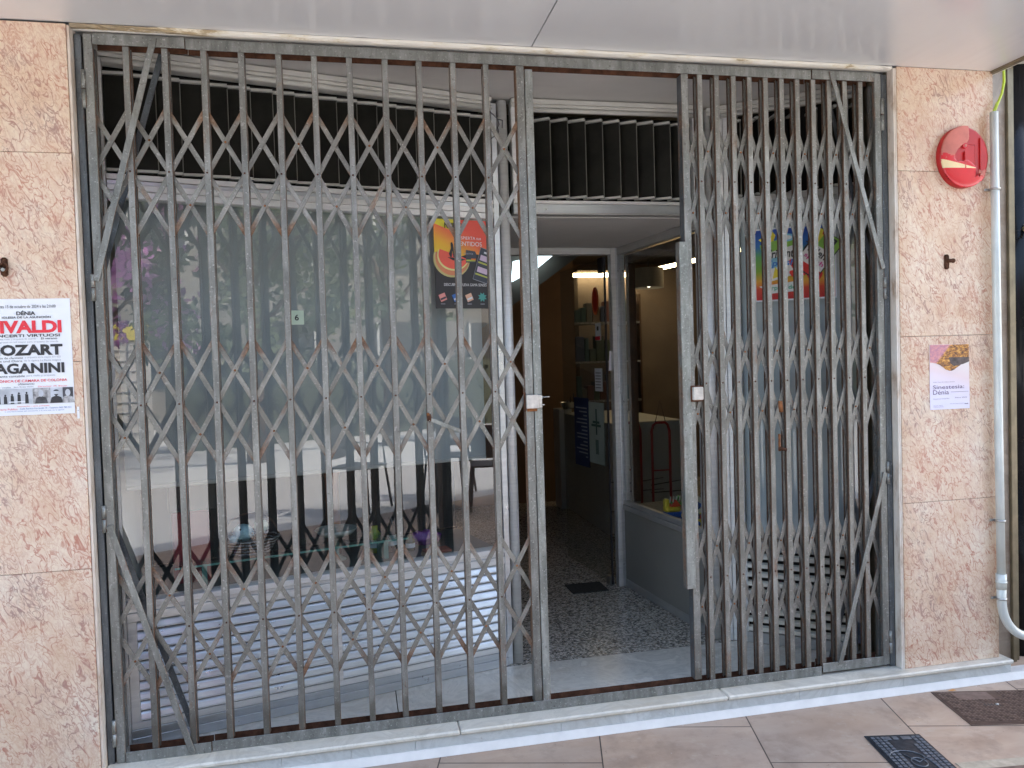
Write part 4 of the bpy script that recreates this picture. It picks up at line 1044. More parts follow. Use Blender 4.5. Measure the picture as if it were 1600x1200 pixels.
def poster_gum():
    s0, s1, z0, z1 = .232, .583, 1.590, 1.925
    loc = tuple(MR @ Vector(((s0 + s1) / 2, -.004, z0)))
    p = thing('window_poster', 'bright rainbow coloured chewing gum poster with white border behind the folded gate', 'poster', loc, angR)
    w = (s1 - s0) / 2; H = z1 - z0
    m, nt, bb, o = newmat('rainbow_gradient'); g = nd(nt, 'ShaderNodeTexCoord'); sx = nd(nt, 'ShaderNodeSeparateXYZ'); nt.links.new(g.outputs['Object'], sx.inputs[0])
    t = mathn(nt, 'ADD', mathn(nt, 'MULTIPLY', sx.outputs[2], 1 / H), mathn(nt, 'MULTIPLY', mathn(nt, 'SUBTRACT', noi(nt, coords(nt), 9, 2), .5), .12))
    nt.links.new(ramp(nt, t, [(.05, (.50, .02, .02)), (.17, (.62, .06, .02)), (.27, (.72, .36, .03)), (.42, (.20, .38, .03)), (.62, (.10, .33, .10)), (.75, (.02, .14, .42)), (.95, (.01, .06, .33))]), bb.inputs['Base Color'])
    b = MB(); b.box(-w, w, .0, .0012, 0, H, 'paper'); b.box(-w + .007, w - .007, -.0012, -.0002, .007, H - .007, m); b.build('sheet', p)
    b = MB(); wh = simple('print_white', (.8, .8, .78), .4); aq = simple('print_aqua', (.25, .55, .70), .4); yl = simple('print_yellow', (.8, .65, .05), .4); rd_ = simple('print_red', (.72, .04, .03), .4); gn = simple('print_green', (.25, .5, .08), .4); mg = simple('print_magenta', (.6, .05, .3), .4)
    # bubble burst top left
    b.poly([(-.155, -.002, .285), (-.12, -.002, .30), (-.10, -.002, .33), (-.08, -.002, .30), (-.09, -.002, .27), (-.13, -.002, .265)], yl)
    # left pack (white/aqua) tilted
    Tm = Matrix.Translation((-.055, 0, .19)) @ Matrix.Rotation(R(-14), 4, 'Y')
    b.box(-.075, .075, -.0030, -.0022, -.085, .09, wh, 0, Tm); b.box(-.075, .075, -.0036, -.0031, .045, .09, gn, 0, Tm); b.box(-.075, -.01, -.0036, -.0031, -.03, .015, aq, 0, Tm)
    b.poly([tuple(Tm @ Vector(q)) for q in ((-.06, -.0040, -.075), (-.02, -.0040, -.075), (-.035, -.0040, -.025))], yl)
    b.poly([(-.03 + .035 * math.cos(t_), -.0042, .285 + .018 * math.sin(t_)) for t_ in [k * math.pi / 8 for k in range(16)]], aq)
    b.poly([(-.03 + .022 * math.cos(t_), -.0046, .285 + .010 * math.sin(t_)) for t_ in [k * math.pi / 8 for k in range(16)]], wh)
    # strawberry splashes
    for cx, cz, r_ in ((.01, .165, .03), (.03, .13, .028), (.0, .12, .02), (.085, .10, .03)):
        b.poly([(cx + r_ * (1 + .25 * math.sin(3 * t_)) * math.cos(t_), -.0050 - cx * .002, cz + r_ * (1 + .25 * math.cos(2 * t_)) * math.sin(t_)) for t_ in [k * math.pi / 8 for k in range(16)]], rd_)
    # right pack tilted the other way
    Tm2 = Matrix.Translation((.10, 0, .20)) @ Matrix.Rotation(R(38), 4, 'Y')
    b.box(-.062, .062, -.0060, -.0055, -.10, .10, 'ink', 0, Tm2); b.box(-.058, .058, -.0066, -.0061, -.095, .098, wh, 0, Tm2)
    b.box(-.058, .058, -.0072, -.0067, .03, .098, gn, 0, Tm2); b.box(-.058, .058, -.0072, -.0067, -.095, -.06, rd_, 0, Tm2); b.box(-.058, -.03, -.0074, -.0070, .03, .098, yl, 0, Tm2)
    b.poly([(.135, -.0078, .33), (.155, -.0078, .27), (.12, -.0078, .285)], rd_)
    b.poly([(-w + .02, -.0030, .07), (0, -.0030, .085), (.03, -.0030, .06), (0, -.0030, .04), (-.1, -.0030, .035)], wh)
    b.build('picture', p)
    b = MB(); b.text('Trident', -.12, -.0, .195, .235, -.0056, 'ink', .02, shear=.2); b.text('Splash', -.12, .005, .15, .187, -.0056, simple('print_blue', (.05, .2, .6), .4), .02, shear=.2)
    b.text('Sorprendete', -.135, .03, .045, .07, -.0056, simple('print_mint', (.1, .45, .3), .4), .02)
    ob = b.build('lettering', p)
    b = MB(); b.text('Trident', -.075, .055, -.012, .022, -.0080, 'ink', .02); b.text('splash', -.045, .05, -.045, -.02, -.0080, mg, .02)
    b.box(-.01, .035, -.0080, -.0076, .05, .09, 'ink'); b.box(.0, .025, -.0085, -.0081, .058, .082, gn)
    b.build('pack_print', p, Tm2)
poster_gum()

# ---- wall posters
def poster_concert():
    X0, X1, Z0, Z1 = -1.190, -.9195, 1.2235, 1.6075
    p = thing('wall_poster', 'white classical concert poster with red VIVALDI lettering on the marble wall', 'poster', ((X0 + X1) / 2, -.0402, Z0))
    W = X1 - X0; H = Z1 - Z0; w = W / 2
    b = MB(); nx, nz = 10, 14; i = b.mi('paper')
    g = [[b.bm.verts.new((-w + W * a / nx, -.0012 - .0010 * (.5 + .5 * mnoise.noise(Vector((a * .5, c * .4, 2)))), H * c / nz)) for a in range(nx + 1)] for c in range(nz + 1)]
    for c in range(nz):
        for a in range(nx):
            f = b.bm.faces.new((g[c][a], g[c][a + 1], g[c + 1][a + 1], g[c + 1][a])); f.material_index = i; f.smooth = True
    b.build('sheet', p)
    k = H / 182.5
    def z(px): return H - (px - 466) * k
    b = MB(); y = -.0034
    def tx(st, a, c, p0, p1, m, bold=0.0): b.text(st, -w + a * W, -w + c * W, z(p1), z(p0), y, m, bold)
    tx('Martes 15 de octubre de 2024 a las 21h00', .16, .84, 475.6, 480.4, 'ink')
    tx('D\u00c9NIA', .40, .61, 484.2, 491.6, 'ink', .03)
    tx('IGLESIA DE LA ASUNCI\u00d3N', .24, .78, 492.6, 496.6, 'ink', .02)
    tx('VIVALDI', .05, .895, 500.0, 519.8, 'inkred', .045)
    tx('CONCERTI VIRTUOSI', .05, .87, 521.5, 525.9, 'ink', .02)
    tx('Concierto para viol\u00edn y orquesta de cuerda -', .05, .62, 527.2, 530.8, 'inkgrey'); tx('El verano', .66, .84, 527.0, 530.2, 'ink', .01)
    tx('Concierto grosso en sol mayor para orquesta de cuerda', .05, .85, 532.0, 535.6, 'inkgrey')
    tx('MOZART', .05, .895, 537.6, 555.0, 'ink', .045)
    tx('Concierto de clarinete', .05, .45, 556.6, 559.8, 'ink'); tx('y orquesta en la mayor KV 622', .47, .87, 556.4, 560.0, 'inkgrey')
    tx('O Isis und Osiris', .10, .44, 561.4, 564.8, 'ink'); tx('de la \u00f3pera La flauta m\u00e1gica', .46, .87, 561.2, 565.2, 'inkgrey')
    tx('PAGANINI', .05, .905, 566.8, 583.2, 'ink', .04)
    tx('Andante cantabile', .10, .46, 585.0, 588.6, 'ink'); tx('para viol\u00edn y orquesta', .48, .80, 585.0, 588.9, 'inkgrey')
    tx('FILARM\u00d3NICA DE C\u00c1MARA DE COLONIA', .02, .93, 591.6, 596.6, 'inkred', .012)
    tx('(Alemania)', .38, .56, 597.9, 601.8, 'ink')
    tx('Solistas: violin', .04, .30, 603.2, 605.4, 'ink'); tx('Jana Kreia Violin', .33, .55, 603.2, 605.4, 'ink'); tx('Director: M. Bauer', .60, .93, 603.0, 605.2, 'inkred')
    tx('Informaci\u00f3n y venta anticipada:', .36, .72, 633.6, 636.0, 'inkred')
    tx('Librer\u00eda Publics', .12, .36, 637.2, 640.0, 'inkred'); tx('Calle Patricio Ferr\u00e1ndiz 14 - Tel\u00e9fono 965 780 521', .39, .96, 637.0, 639.6, 'inkblue')
    tx('o una hora antes del concierto a la entrada de la iglesia', .22, .88, 641.2, 643.4, 'inkblue')
    b.build('lettering', p)
    b = MB(); y2 = -.0030
    b.box(-w + .01 * W, -w + .535 * W, y2, y2 + .0004, z(631), z(606.5), 'photo_pale')
    b.box(-w + .537 * W, -w + .735 * W, y2, y2 + .0004, z(631), z(606.5), 'photo_bw'); b.box(-w + .735 * W, -w + .87 * W, y2, y2 + .0004, z(631), z(606.5), 'photo_pale'); b.box(-w + .872 * W, w - .003, y2, y2 + .0004, z(631), z(606.5), 'photo_dark')
    for q, (fx, h) in enumerate(((.08, .72), (.16, .66), (.235, .62), (.31, .66), (.385, .76), (.47, .78))):
        cx = -w + fx * W; zb = z(630); hh = h * 24 * k
        b.poly([(cx - .0055, y2 - .0004, zb), (cx + .0055, y2 - .0004, zb), (cx + .0045, y2 - .0004, zb + hh * .75), (cx - .0045, y2 - .0004, zb + hh * .8)], 'ink')
        b.poly([(cx + .003 * math.cos(t_), y2 - .0005, zb + hh * .88 + .0038 * math.sin(t_)) for t_ in [math.pi * s / 5 for s in range(10)]], 'ink')
    b.box(-w + .27 * W, -w + .45 * W, y2 - .0008, y2 - .0005, z(628), z(626.5), 'paper')
    for fx, mm, bm_ in ((.63, 'photo_pale', 'photo_dark'), (.80, 'photo_pale', 'ink'), (.93, 'photo_pale', 'photo_bw')):
        cx = -w + fx * W
        b.poly([(cx - .020, y2 - .0005, z(631)), (cx + .020, y2 - .0005, z(631)), (cx + .015, y2 - .0005, z(622)), (cx, y2 - .0005, z(619)), (cx - .015, y2 - .0005, z(622))], bm_)
        b.poly([(cx + .008 * math.cos(t_), y2 - .0009, z(615) + .0115 * math.sin(t_)) for t_ in [math.pi * s / 7 for s in range(14)]], mm)
        if bm_ == 'ink': b.poly([(cx + .008 * math.cos(t_), y2 - .0012, z(612) + .005 * math.sin(t_)) for t_ in [math.pi * s / 7 for s in range(8)]], 'ink'); b.poly([(cx - .007, y2 - .0012, z(617)), (cx + .007, y2 - .0012, z(617)), (cx, y2 - .0012, z(621))], 'ink')
    b.build('picture', p)
poster_concert()
b = MB(); b.box(-.9135, -.9065, -.0422, -.0405, 1.205, 1.245, 'paper', .0004); b.cyl((-.910, -.0424, 1.232), (-.910, -.0420, 1.232), .0012, 'ink', 8)
tag(b.build('paper_label'), 'tiny white paper label stuck beside the concert poster corner', 'label')

def poster_flyer():
    X0, X1, Z0, Z1 = 2.373, 2.566, 1.0915, 1.366
    p = thing('wall_poster', 'small pale lilac flyer reading Sinestesia Denia on the marble pier', 'poster', ((X0 + X1) / 2, -.0402, Z0))
    W = X1 - X0; w = W / 2; H = Z1 - Z0
    m, nt, bb, o = newmat('flyer_paper'); g = nd(nt, 'ShaderNodeTexCoord'); sx = nd(nt, 'ShaderNodeSeparateXYZ'); nt.links.new(g.outputs['Object'], sx.inputs[0])
    nt.links.new(ramp(nt, mathn(nt, 'ADD', mathn(nt, 'MULTIPLY', sx.outputs[2], 1 / H), mathn(nt, 'MULTIPLY', sx.outputs[0], 1.0)), [(.1, (.76, .74, .88)), (.35, (.78, .72, .84)), (.55, (.80, .66, .68)), (.75, (.80, .72, .70))]), bb.inputs['Base Color']); bb.inputs['Roughness'].default_value = .6
    b = MB(); b.box(-w, w, -.0022, -.0003, 0, H, m); b.build('sheet', p)
    m, nt, bb, o = newmat('flyer_photo'); v = coords(nt)
    g = nd(nt, 'ShaderNodeTexCoord'); sx = nd(nt, 'ShaderNodeSeparateXYZ'); nt.links.new(g.outputs['Object'], sx.inputs[0])
    c = ramp(nt, noi(nt, coords(nt, (1, 1, 1.6)), 55, 6, .8), [(.38, (.06, .025, .02)), (.47, (.22, .09, .035)), (.54, (.55, .24, .04)), (.62, (.68, .38, .08)), (.72, (.8, .66, .5))])
    c = mix(nt, ramp(nt, mathn(nt, 'SUBTRACT', mathn(nt, 'MULTIPLY', sx.outputs[2], 1 / H), mathn(nt, 'MULTIPLY', sx.outputs[0], 4)), [(.95, 0), (1.3, .65)]), c, (.66, .30, .42))
    nt.links.new(c, bb.inputs['Base Color'])
    b = MB(); y = -.0028; top = [(-w + .001, H - .001)]
    low = []
    for q in range(41):
        f = q / 40; d = .27 + .14 * math.exp(-((f - .52) / .26) ** 2) + .014 * mnoise.noise(Vector((f * 14, 1, 5))) + .01 * mnoise.noise(Vector((f * 40, 2, 5)))
        low.append((-w + .001 + (W - .002) * f, y, H * (1 - d)))
    b.poly(low + [(w - .001, y, H - .001), (-w + .001, y, H - .001)], m)
    b.poly([(-.005, y - .0004, H * .80), (w - .001, y - .0004, H * .795), (w - .001, y - .0004, H * .725), (w - .03, y - .0004, H * .69), (.02, y - .0004, H * .66), (.005, y - .0004, H * .7)], simple('flyer_dark', (.10, .075, .07), .6, 0, .5, 50))
    b.build('picture', p)
    b = MB(); y = -.0029; pk = simple('purple_ink', (.10, .05, .14), .5)
    b.text('Sinestesia:', -w + .07 * W, -w + .86 * W, H * .315, H * .375, y, pk)
    b.text('D\u00e9nia', -w + .07 * W, -w + .47 * W, H * .23, H * .30, y, pk)
    b.box(-w + .52 * W, w - .006, y - .0002, y + .0002, H * .262, H * .266, pk)
    b.text('Sesi\u00f3n Visual. De Quique Dacosta', -w + .08 * W, -w + .62 * W, H * .413, H * .428, y, pk)
    b.text('Exposici\u00f3n fotogr\u00e1fica', -w + .08 * W, -w + .48 * W, H * .155, H * .172, y, pk); b.text('D\u00e9nia 2024', -w + .63 * W, -w + .93 * W, H * .165, H * .182, y, pk)
    b.text('del 4 de octubre', -w + .08 * W, -w + .31 * W, H * .055, H * .066, y, pk); b.text('al 30 de noviembre', -w + .08 * W, -w + .34 * W, H * .035, H * .046, y, pk)
    b.text('Sala de exposiciones', -w + .50 * W, -w + .84 * W, H * .075, H * .086, y, pk); b.text('hub', -w + .87 * W, -w + .96 * W, H * .066, H * .086, y, pk, .03)
    b.build('lettering', p)
poster_flyer()

# ---- alarm siren
al = thing('alarm_siren', 'round red plastic alarm siren with a broken cover on the marble pier', 'alarm', (2.536, -.041, 2.148))
rx, rz = .118, .128
def ell(r, y, a0=0, a1=360, n=40, f=1): return [(rx * r * math.cos(R(a0 + (a1 - a0) * k / n)), y, rz * r * math.sin(R(a0 + (a1 - a0) * k / n))) for k in range(n + (0 if a1 - a0 == 360 else 1))]
def dish(b, prof, m, n=40):
    i = b.mi(m); rings = [[b.bm.verts.new(p) for p in ell(r, y, n=n)] for r, y in prof]
    for A, B in zip(rings, rings[1:]):
        for q in range(n):
            f = b.bm.faces.new((A[q], A[(q + 1) % n], B[(q + 1) % n], B[q])); f.material_index = i; f.smooth = True
    f = b.bm.faces.new(rings[-1]); f.material_index = i
b = MB(); dish(b, [(1.0, 0), (1.0, -.018), (.97, -.024), (.92, -.026)], 'red_dark'); b.build('base_plate', al)
# broken cover: shell with a bite: polygonal outline fan on domed surface
cov = MB(); i = cov.mi('red_plastic'); i2 = cov.mi('red_faded')
def dome(x, z):
    r2 = min(1, (x / rx) ** 2 + (z / rz) ** 2); return -.029 - .011 * math.sqrt(max(0, 1 - r2))
NX = 150
HOLE = [(.12, .97), (.08, .55), (-.02, .42), (-.2, .36), (-.38, .22), (-.5, .05), (-.53, -.08), (-.42, -.19), (-.2, -.17), (.02, -.14), (.14, -.2), (.37, -.36), (.35, -.52), (.33, -.68), (.44, -.60), (.52, -.66), (.62, -.56), (.8, -.6), (1.3, -.5), (1.3, 1.3), (.2, 1.3)]
def inhole(x, z):
    X = x / rx; Z = z / rz; c = False
    for q in range(len(HOLE)):
        (xa, za), (xb, zb) = HOLE[q], HOLE[q - 1]
        if (za > Z) != (zb > Z) and X < (xb - xa) * (Z - za) / (zb - za) + xa: c = not c
    return c
grid = {}
for a in range(NX + 1):
    for c in range(NX + 1):
        x = (-1 + 2 * a / NX) * rx; z = (-1 + 2 * c / NX) * rz
        rr = math.hypot(x / rx, z / rz)
        if rr > 1:
            if rr > 1.06: continue
            x /= rr; z /= rr
        grid[a, c] = (x, z)
vv = {}
for a in range(NX):
    for c in range(NX):
        ks = [(a, c), (a + 1, c), (a + 1, c + 1), (a, c + 1)]
        if not all(k in grid for k in ks): continue
        cx = sum(grid[k][0] for k in ks) / 4; cz = sum(grid[k][1] for k in ks) / 4
        if inhole(cx, cz): continue
        for k in ks:
            if k not in vv: x, z = grid[k]; vv[k] = cov.bm.verts.new((x, dome(x, z), z))
        try: f = cov.bm.faces.new([vv[k] for k in ks])
        except ValueError: continue
        f.smooth = True; f.material_index = i2 if cz / rz > .05 + .18 * mnoise.noise(Vector((cx * 60, cz * 60, 0))) + .08 * mnoise.noise(Vector((cx * 300, cz * 300, 0))) else i
        Z = cz / rz; X = cx / rx
        if X < .34 and -.385 < Z < -.10 - (X + 1) * .20: f.material_index = cov.mi('cream_plastic')
cv = cov.build('cover', al)
sm = cv.modifiers.new('thick', 'SOLIDIFY'); sm.thickness = .003
b = MB(); b.box(-.06, .045, -.032, -.026, -.045, .05, 'red_dark', .004); b.box(-.012, -.006, -.040, -.032, -.05, .02, 'red_dark', .001); b.cyl((-.008, -.026, .043), (-.008, -.04, .043), .011, 'red_plastic', 16); b.cyl((-.008, -.0405, .043), (-.008, -.0415, .043), .006, 'red_faded', 12)
b.box(.07, .073, -.032, -.026, -.08, .08, 'red_dark', .001); b.build('bracket', al)
b = MB()
for q in range(9): b.poly([(.03 + random.uniform(0, .05), -.05, -.085 + random.uniform(0, .03)), (.04 + random.uniform(0, .05), -.046, -.095 + random.uniform(0, .03)), (.05 + random.uniform(0, .04), -.049, -.075 + random.uniform(0, .03))], 'red_faded')
b.build('chipped_edge', al)

# ---- conduit pipe + wire
cp = thing('conduit_pipe', 'pale grey vertical conduit pipe clipped to the marble corner, curving away at the bottom', 'pipe', (2.69, -.07, .3))
T = Matrix.Translation((-2.69, .07, -.3))
b = MB(); b.tube([(2.678, -.07, 2.337), (2.680, -.07, 1.6), (2.684, -.07, .9), (2.688, -.07, .34)], .0165, 'pvc', 20)
pts = [(2.688, -.07, .345)] + [(2.688 + .15 * (1 - math.cos(t)), -.07, .26 - .17 * math.sin(t)) for t in [math.pi / 2 * q / 10 for q in range(11)]] + [(3.3, -.06, .085)]
b.tube(pts, .0185, 'pvc', 20); b.build('tube', cp, T)
b = MB(); b.cyl((2.6875, -.07, .31), (2.6875, -.07, .375), .0205, 'pvc', 20); b.cyl((2.6875, -.07, .335), (2.6875, -.07, .345), .022, 'pvc', 20); b.build('coupling', cp, T)
for z in (2.015, .605, .268):
    b = MB(); xx = 2.678 + (2.337 - z) * .005; b.cyl((xx, -.07, z - .004), (xx, -.07, z + .004), .0205, 'steelrod', 20); b.box(xx - .034, xx + .034, -.052, -.048, z - .005, z + .005, 'steelrod', .001); b.cyl((xx - .028, -.055, z), (xx - .028, -.048, z), .004, 'steelrod', 8); b.build('clip', cp, T)
b = MB(); b.tube([(2.682, -.068, 2.28), (2.684, -.067, 2.34), (2.700, -.064, 2.37), (2.728, -.06, 2.42), (2.744, -.055, 2.47), (2.748, -.05, 2.56)], .0052, 'earthwire', 8)
b.tube([(2.676, -.068, 2.28), (2.678, -.067, 2.34), (2.690, -.064, 2.36), (2.700, -.062, 2.38)], .004, 'earthwire', 8)
tag(b.build('earth_wire'), 'green and yellow wire coming out of the top of the conduit pipe', 'wire')

# ---- wall anchors
for x, z, lb in ((-1.110, 1.712, 'rusty bolt anchor with ring in the wall above the concert poster'), (2.461, 1.713, 'rusty bolt anchor in the pier between the alarm and the flyer')):
    b = MB(); b.box(-.010, .010, -.006, .0, -.031, .031, 'rust', .006)
    if x > 0: b.cyl((.0, -.006, .004), (.022, -.012, .004), .008, 'rust', 10); b.ball((.024, -.012, .004), .010, 'rust', 2)
    else:
        b.tube([(.012 * math.cos(t), -.012, -.002 + .014 * math.sin(t)) for t in [2 * math.pi * q / 16 for q in range(17)]], .004, 'rust', 6); b.cyl((0, -.006, -.01), (0, -.018, -.01), .006, 'steelrod', 8)
    o = b.build('wall_anchor', T=Matrix.Translation((x, -.040, z))); tag(o, lb, 'wall anchor')

# ---- twisted wire at corner post
b = MB(); b.tube([(.538, .040, 2.302), (.555, .05, 2.293), (.574, .06, 2.280), (.580, .07, 2.262), (.574, .07, 2.25), (.578, .07, 2.235), (.570, .065, 2.222), (.545, .05, 2.203)], .0022, 'wire', 6)
b.tube([(.574, .06, 2.280), (.60, .10, 2.288), (.655, .38, 2.345)], .0022, 'wire', 6)
tag(b.build('binding_wire'), 'loose twisted grey wire tied around the round aluminium corner post', 'wire')

# ================================================================== MANHOLES, LITTER
def plate(name, label, org, u, L, W, fn):
    """org corner, u angle deg of the width axis"""
    t = thing(name, label, 'manhole cover', (org[0], org[1], G), R(u)); fn(t, L, W); return t
def mh_dark(t, L, W):
    b = MB(); b.box(0, W, -L, 0, .0005, .004, 'manhole_iron', .001); b.build('frame', t)
    b = MB()
    b.box(.008, W - .008, -L + .008, -.008, .0045, .0058, 'manhole_iron')
    for y0 in range(0, 19):
        yy = -.018 - y0 * .0195
        for xq in range(10):
            xx = .014 + xq * .0187
            if 2 < y0 < 15 and 2 < xq < 7: continue
            if y0 in (0, 1, 2) and 2 < xq < 8: continue
            b.box(xx, xx + .0135, yy - .013, yy, .0059, .0082, 'manhole_edge', .0008)
    for q, (x0, x1) in enumerate(((.065, .085), (.092, .112), (.125, .160))):
        b.box(x0, x1, -.040, -.018, .0059, .0075, 'manhole_edge', .001)
    b.tube([(.075 + .06 * math.cos(a), -.17 + .05 * math.sin(a), .0075) for a in [math.pi * q / 14 for q in range(15)]], .002, 'manhole_edge', 5)
    b.tube([(.10 + .025 * math.cos(a), -.20 + .03 * math.sin(a), .0075) for a in [2 * math.pi * q / 14 for q in range(15)]], .002, 'manhole_edge', 5)
    b.tube([(.07, -.14, .0075), (.10, -.2, .0075), (.14, -.17, .0075), (.15, -.24, .0075)], .002, 'manhole_edge', 5)
    b.build('relief', t)
plate('manhole_cover', 'dark blue grey cast iron cover with raised squares on the pavement', (1.808, -.352), -11, .42, .207, mh_dark)
def mh_brown(t, L, W):
    b = MB(); b.box(0, W, -L, 0, .0005, .0032, 'manhole_brown', .001); b.build('frame', t)
    b = MB(); b.box(.010, W - .010, -L + .010, -.010, .0034, .0046, 'manhole_brown')
    n = int((W - .03) / .0135); r = int((L - .03) / .0135)
    for a in range(n):
        for c in range(r):
            if (.32 < (c / r) < .40) and (.30 < a / n < .55): continue
            if c / r < .26 and .18 < a / n < .55: continue
            x = .016 + a * .0135; y = -.016 - c * .0135
            b.box(x, x + .008, y - .0075, y, .0047, .0062, 'manhole_brown2' if (a * 7 + c * 3) % 5 else 'manhole_brown')
    b.box(.07, .22, -.085, -.015, .0047, .0058, 'manhole_brown2', .001)
    b.box(.14, .21, -.142, -.122, .0047, .0052, 'ink')
    b.cyl((.19, -.13, .0055), (.2, -.133, .0055), .005, 'steelrod', 8)
    b.build('tread_plate', t)
plate('manhole_cover', 'square brown chequered steel cover at the foot of the marble pier', (2.308, -.098), -12.5, .29, .46, mh_brown)
def mh_edge(t, L, W):
    b = MB(); b.box(-.03, W, -.02, .03, .0004, .003, 'concrete', .001); b.box(0, W, -L, -.021, .0005, .005, 'manhole_brown2', .001); b.build('frame', t)
plate('manhole_cover', 'brownish plate with pale concrete rim at the bottom corner of the view', (2.012, -.628), -6, .3, .5, mh_edge)
def grate(t, L, W):
    b = MB(); b.box(-.02, W, -.30, .02, .0003, .0022, 'concrete'); b.build('rim', t)
    b = MB()
    for q in range(14): b.box(.02 + q * .022, .032 + q * .022, -.27, -.01, .0024, .007, 'steelrod', .001)
    b.box(.012, .34, -.275, -.005, .0023, .003, 'black'); b.build('grating', t)
plate('drain_grate', 'steel drain grate set in pale mortar beyond the brown cover', (2.80, -.115), -12.5, .3, .36, grate)
b = MB(); b.poly([(0, 0, 0), (.03, .004, .004), (.038, -.006, .001), (.012, -.012, .003)], 'leafdry'); tag(b.build('dry_leaf', T=Matrix.Translation((2.372, -.118, G + .008))), 'single orange dry leaf lying on the brown chequered cover', 'leaf')
b = MB()
for q in range(150):
    x = random.uniform(.2, 2.8); y = -.09 - abs(random.gauss(0, .012)) if random.random() < .7 else random.uniform(-.7, -.1); r = random.uniform(.001, .0035)
    b.poly([(x, y, G + .0015), (x + r, y + r * .4, G + .003), (x + r * .5, y + r, G + .002)], random.choice(['paper', 'rust', 'leafdry', 'concrete', 'ink']))
tag(b.build('litter_crumbs'), 'tiny crumbs of litter scattered along the foot of the step', 'litter', kind='stuff')

# ================================================================== STREET (seen as reflections in the panes)
def tree(label, x, y, h, cr, cols, n=2600, trunk=.14, seed=1, lift=.45):
    t = thing('street_tree', label, 'tree', (x, y, G)); rnd = random.Random(seed)
    b = MB(); P0 = [(0, 0, 0), (.06, .03, h * .25), (-.04, .05, h * .5), (.03, 0, h * .72)]
    b.tube(P0, [trunk, trunk * .8, trunk * .6, trunk * .35], 'wood', 10)
    for q in range(7):
        a = q * 2.4; z = h * (.38 + .05 * q); b.tube([(0, 0, z), (cr * .35 * math.cos(a), cr * .35 * math.sin(a), z + h * .12), (cr * .7 * math.cos(a), cr * .7 * math.sin(a), z + h * .17)], [trunk * .4, trunk * .25, trunk * .1], 'wood', 6)
    b.build('trunk', t)
    b = MB(); clumps = []
    for q in range(34):
        a = rnd.uniform(0, 6.28); rr = cr * math.sqrt(rnd.random()); z = h * (lift + (1 - lift) * rnd.random())
        clumps.append((rr * math.cos(a), rr * math.sin(a), z, rnd.uniform(.18, .38) * cr, rnd.choice(range(len(cols)))))
    for q in range(n):
        cx, cy, cz, r, ci = clumps[q % len(clumps)]
        v = Vector((rnd.gauss(0, 1), rnd.gauss(0, 1), rnd.gauss(0, 1))).normalized() * r * rnd.random() ** .4
        c = Vector((cx, cy, cz)) + v; s_ = rnd.uniform(.05, .11)
        u = Vector((rnd.gauss(0, 1), rnd.gauss(0, 1), rnd.gauss(0, 1))).normalized(); w = u.orthogonal().normalized()
        b.poly([c - u * s_, c + w * s_ * .5, c + u * s_, c - w * s_ * .5], cols[ci if rnd.random() < .7 else rnd.randrange(len(cols))])
    b.build('crown', t)
g1 = simple('leaf_green', (.11, .15, .075), .5, 0, .3, 3); g2 = simple('leaf_light', (.24, .29, .16), .5, 0, .3, 3); g3 = simple('leaf_dark', (.05, .075, .045), .5, 0, .3, 3)
p1 = simple('purple_blossom', (.56, .26, .56), .6, 0, .3, 3); p2 = simple('pink_blossom', (.72, .42, .64), .6, 0, .3, 3)
tree('purple flowering tree reflected in the wide window near the gate hinges', .9, -8.6, 5.2, 1.5, [p1, p2, g3, p1], 3400, .10, 3, .30)
tree('bushy green tree reflected in the middle of the wide window', 3.0, -8.4, 5.0, 1.5, [g1, g2, g3], 3600, .16, 5, .36)
tree('tall palm green tree reflected beside the watermelon poster', 5.6, -8.8, 5.8, 1.6, [g2, g1], 3000, .16, 8, .36)
tree('dark green tree reflected in the top corner of the wide window', -1.6, -9.5, 5.5, 1.8, [g1, g3], 3000, .15, 9, .36)
tree('broad olive green street tree reflected in the narrow window', -5.5, -8.5, 5.5, 2.0, [g1, g2, g3], 2600, .16, 12, .4)
ob = thing('opposite_building', 'building in painted shade across the square reflected in the window panes', 'building', (3, -17, G))
b = MB(); b.box(-22, 22, -6, 0, 0, 7.5, simple('opposite_render_shaded', (.20, .19, .17), .8, 0, .1, .6)); b.build('wall', ob)  # wall colour darkened to put the building in its own shade
for q in range(12):
    for z in (1.0, 4.2):
        b = MB(); x = -20 + q * 3.4; b.box(x, x + 1.3, -.02, .04, z, z + 1.7, simple('dark_window', (.04, .05, .06), .1)); b.box(x - .08, x, -.02, .07, z, z + 1.7, 'white'); b.box(x + 1.3, x + 1.38, -.02, .07, z, z + 1.7, 'white'); b.build('window', ob)
kk = thing('street_kiosk', 'white shuttered kiosk with a yellow fascia reflected low in the wide window', 'kiosk', (1.9, -12.9, G))
b = MB(); b.box(-.8, .8, -1, 0, 0, 2.05, 'building_white'); b.build('body', kk)
b = MB(); b.box(-.85, .85, -1.05, .06, 2.055, 2.36, simple('yellow_fascia', (.72, .62, .10), .5)); b.build('fascia', kk)
b = MB()
for q in range(9): b.box(-.75, .75, .002, .02, .25 + q * .2, .262 + q * .2, 'inkgrey')
for q in (-.4, .0, .4): b.box(q, q + .012, .002, .022, .25, 1.95, 'inkgrey')
b.build('shutter', kk)
hg = thing('hedge', 'dark green hedge added to darken the far side of the reflected square', 'hedge', (1.5, -11.2, G)); rnd = random.Random(4)
h1 = simple('hedge_dark', (.045, .06, .035), .6, 0, .3, 3); h2 = simple('hedge_mid', (.08, .10, .055), .6, 0, .3, 3)
b = MB(); b.box(-11, -.5, -.45, .3, .0, 1.45, h1); b.box(1.1, 10, -.45, .3, .0, 1.5, h1)  # hedge added so the far band of the reflection turns dark
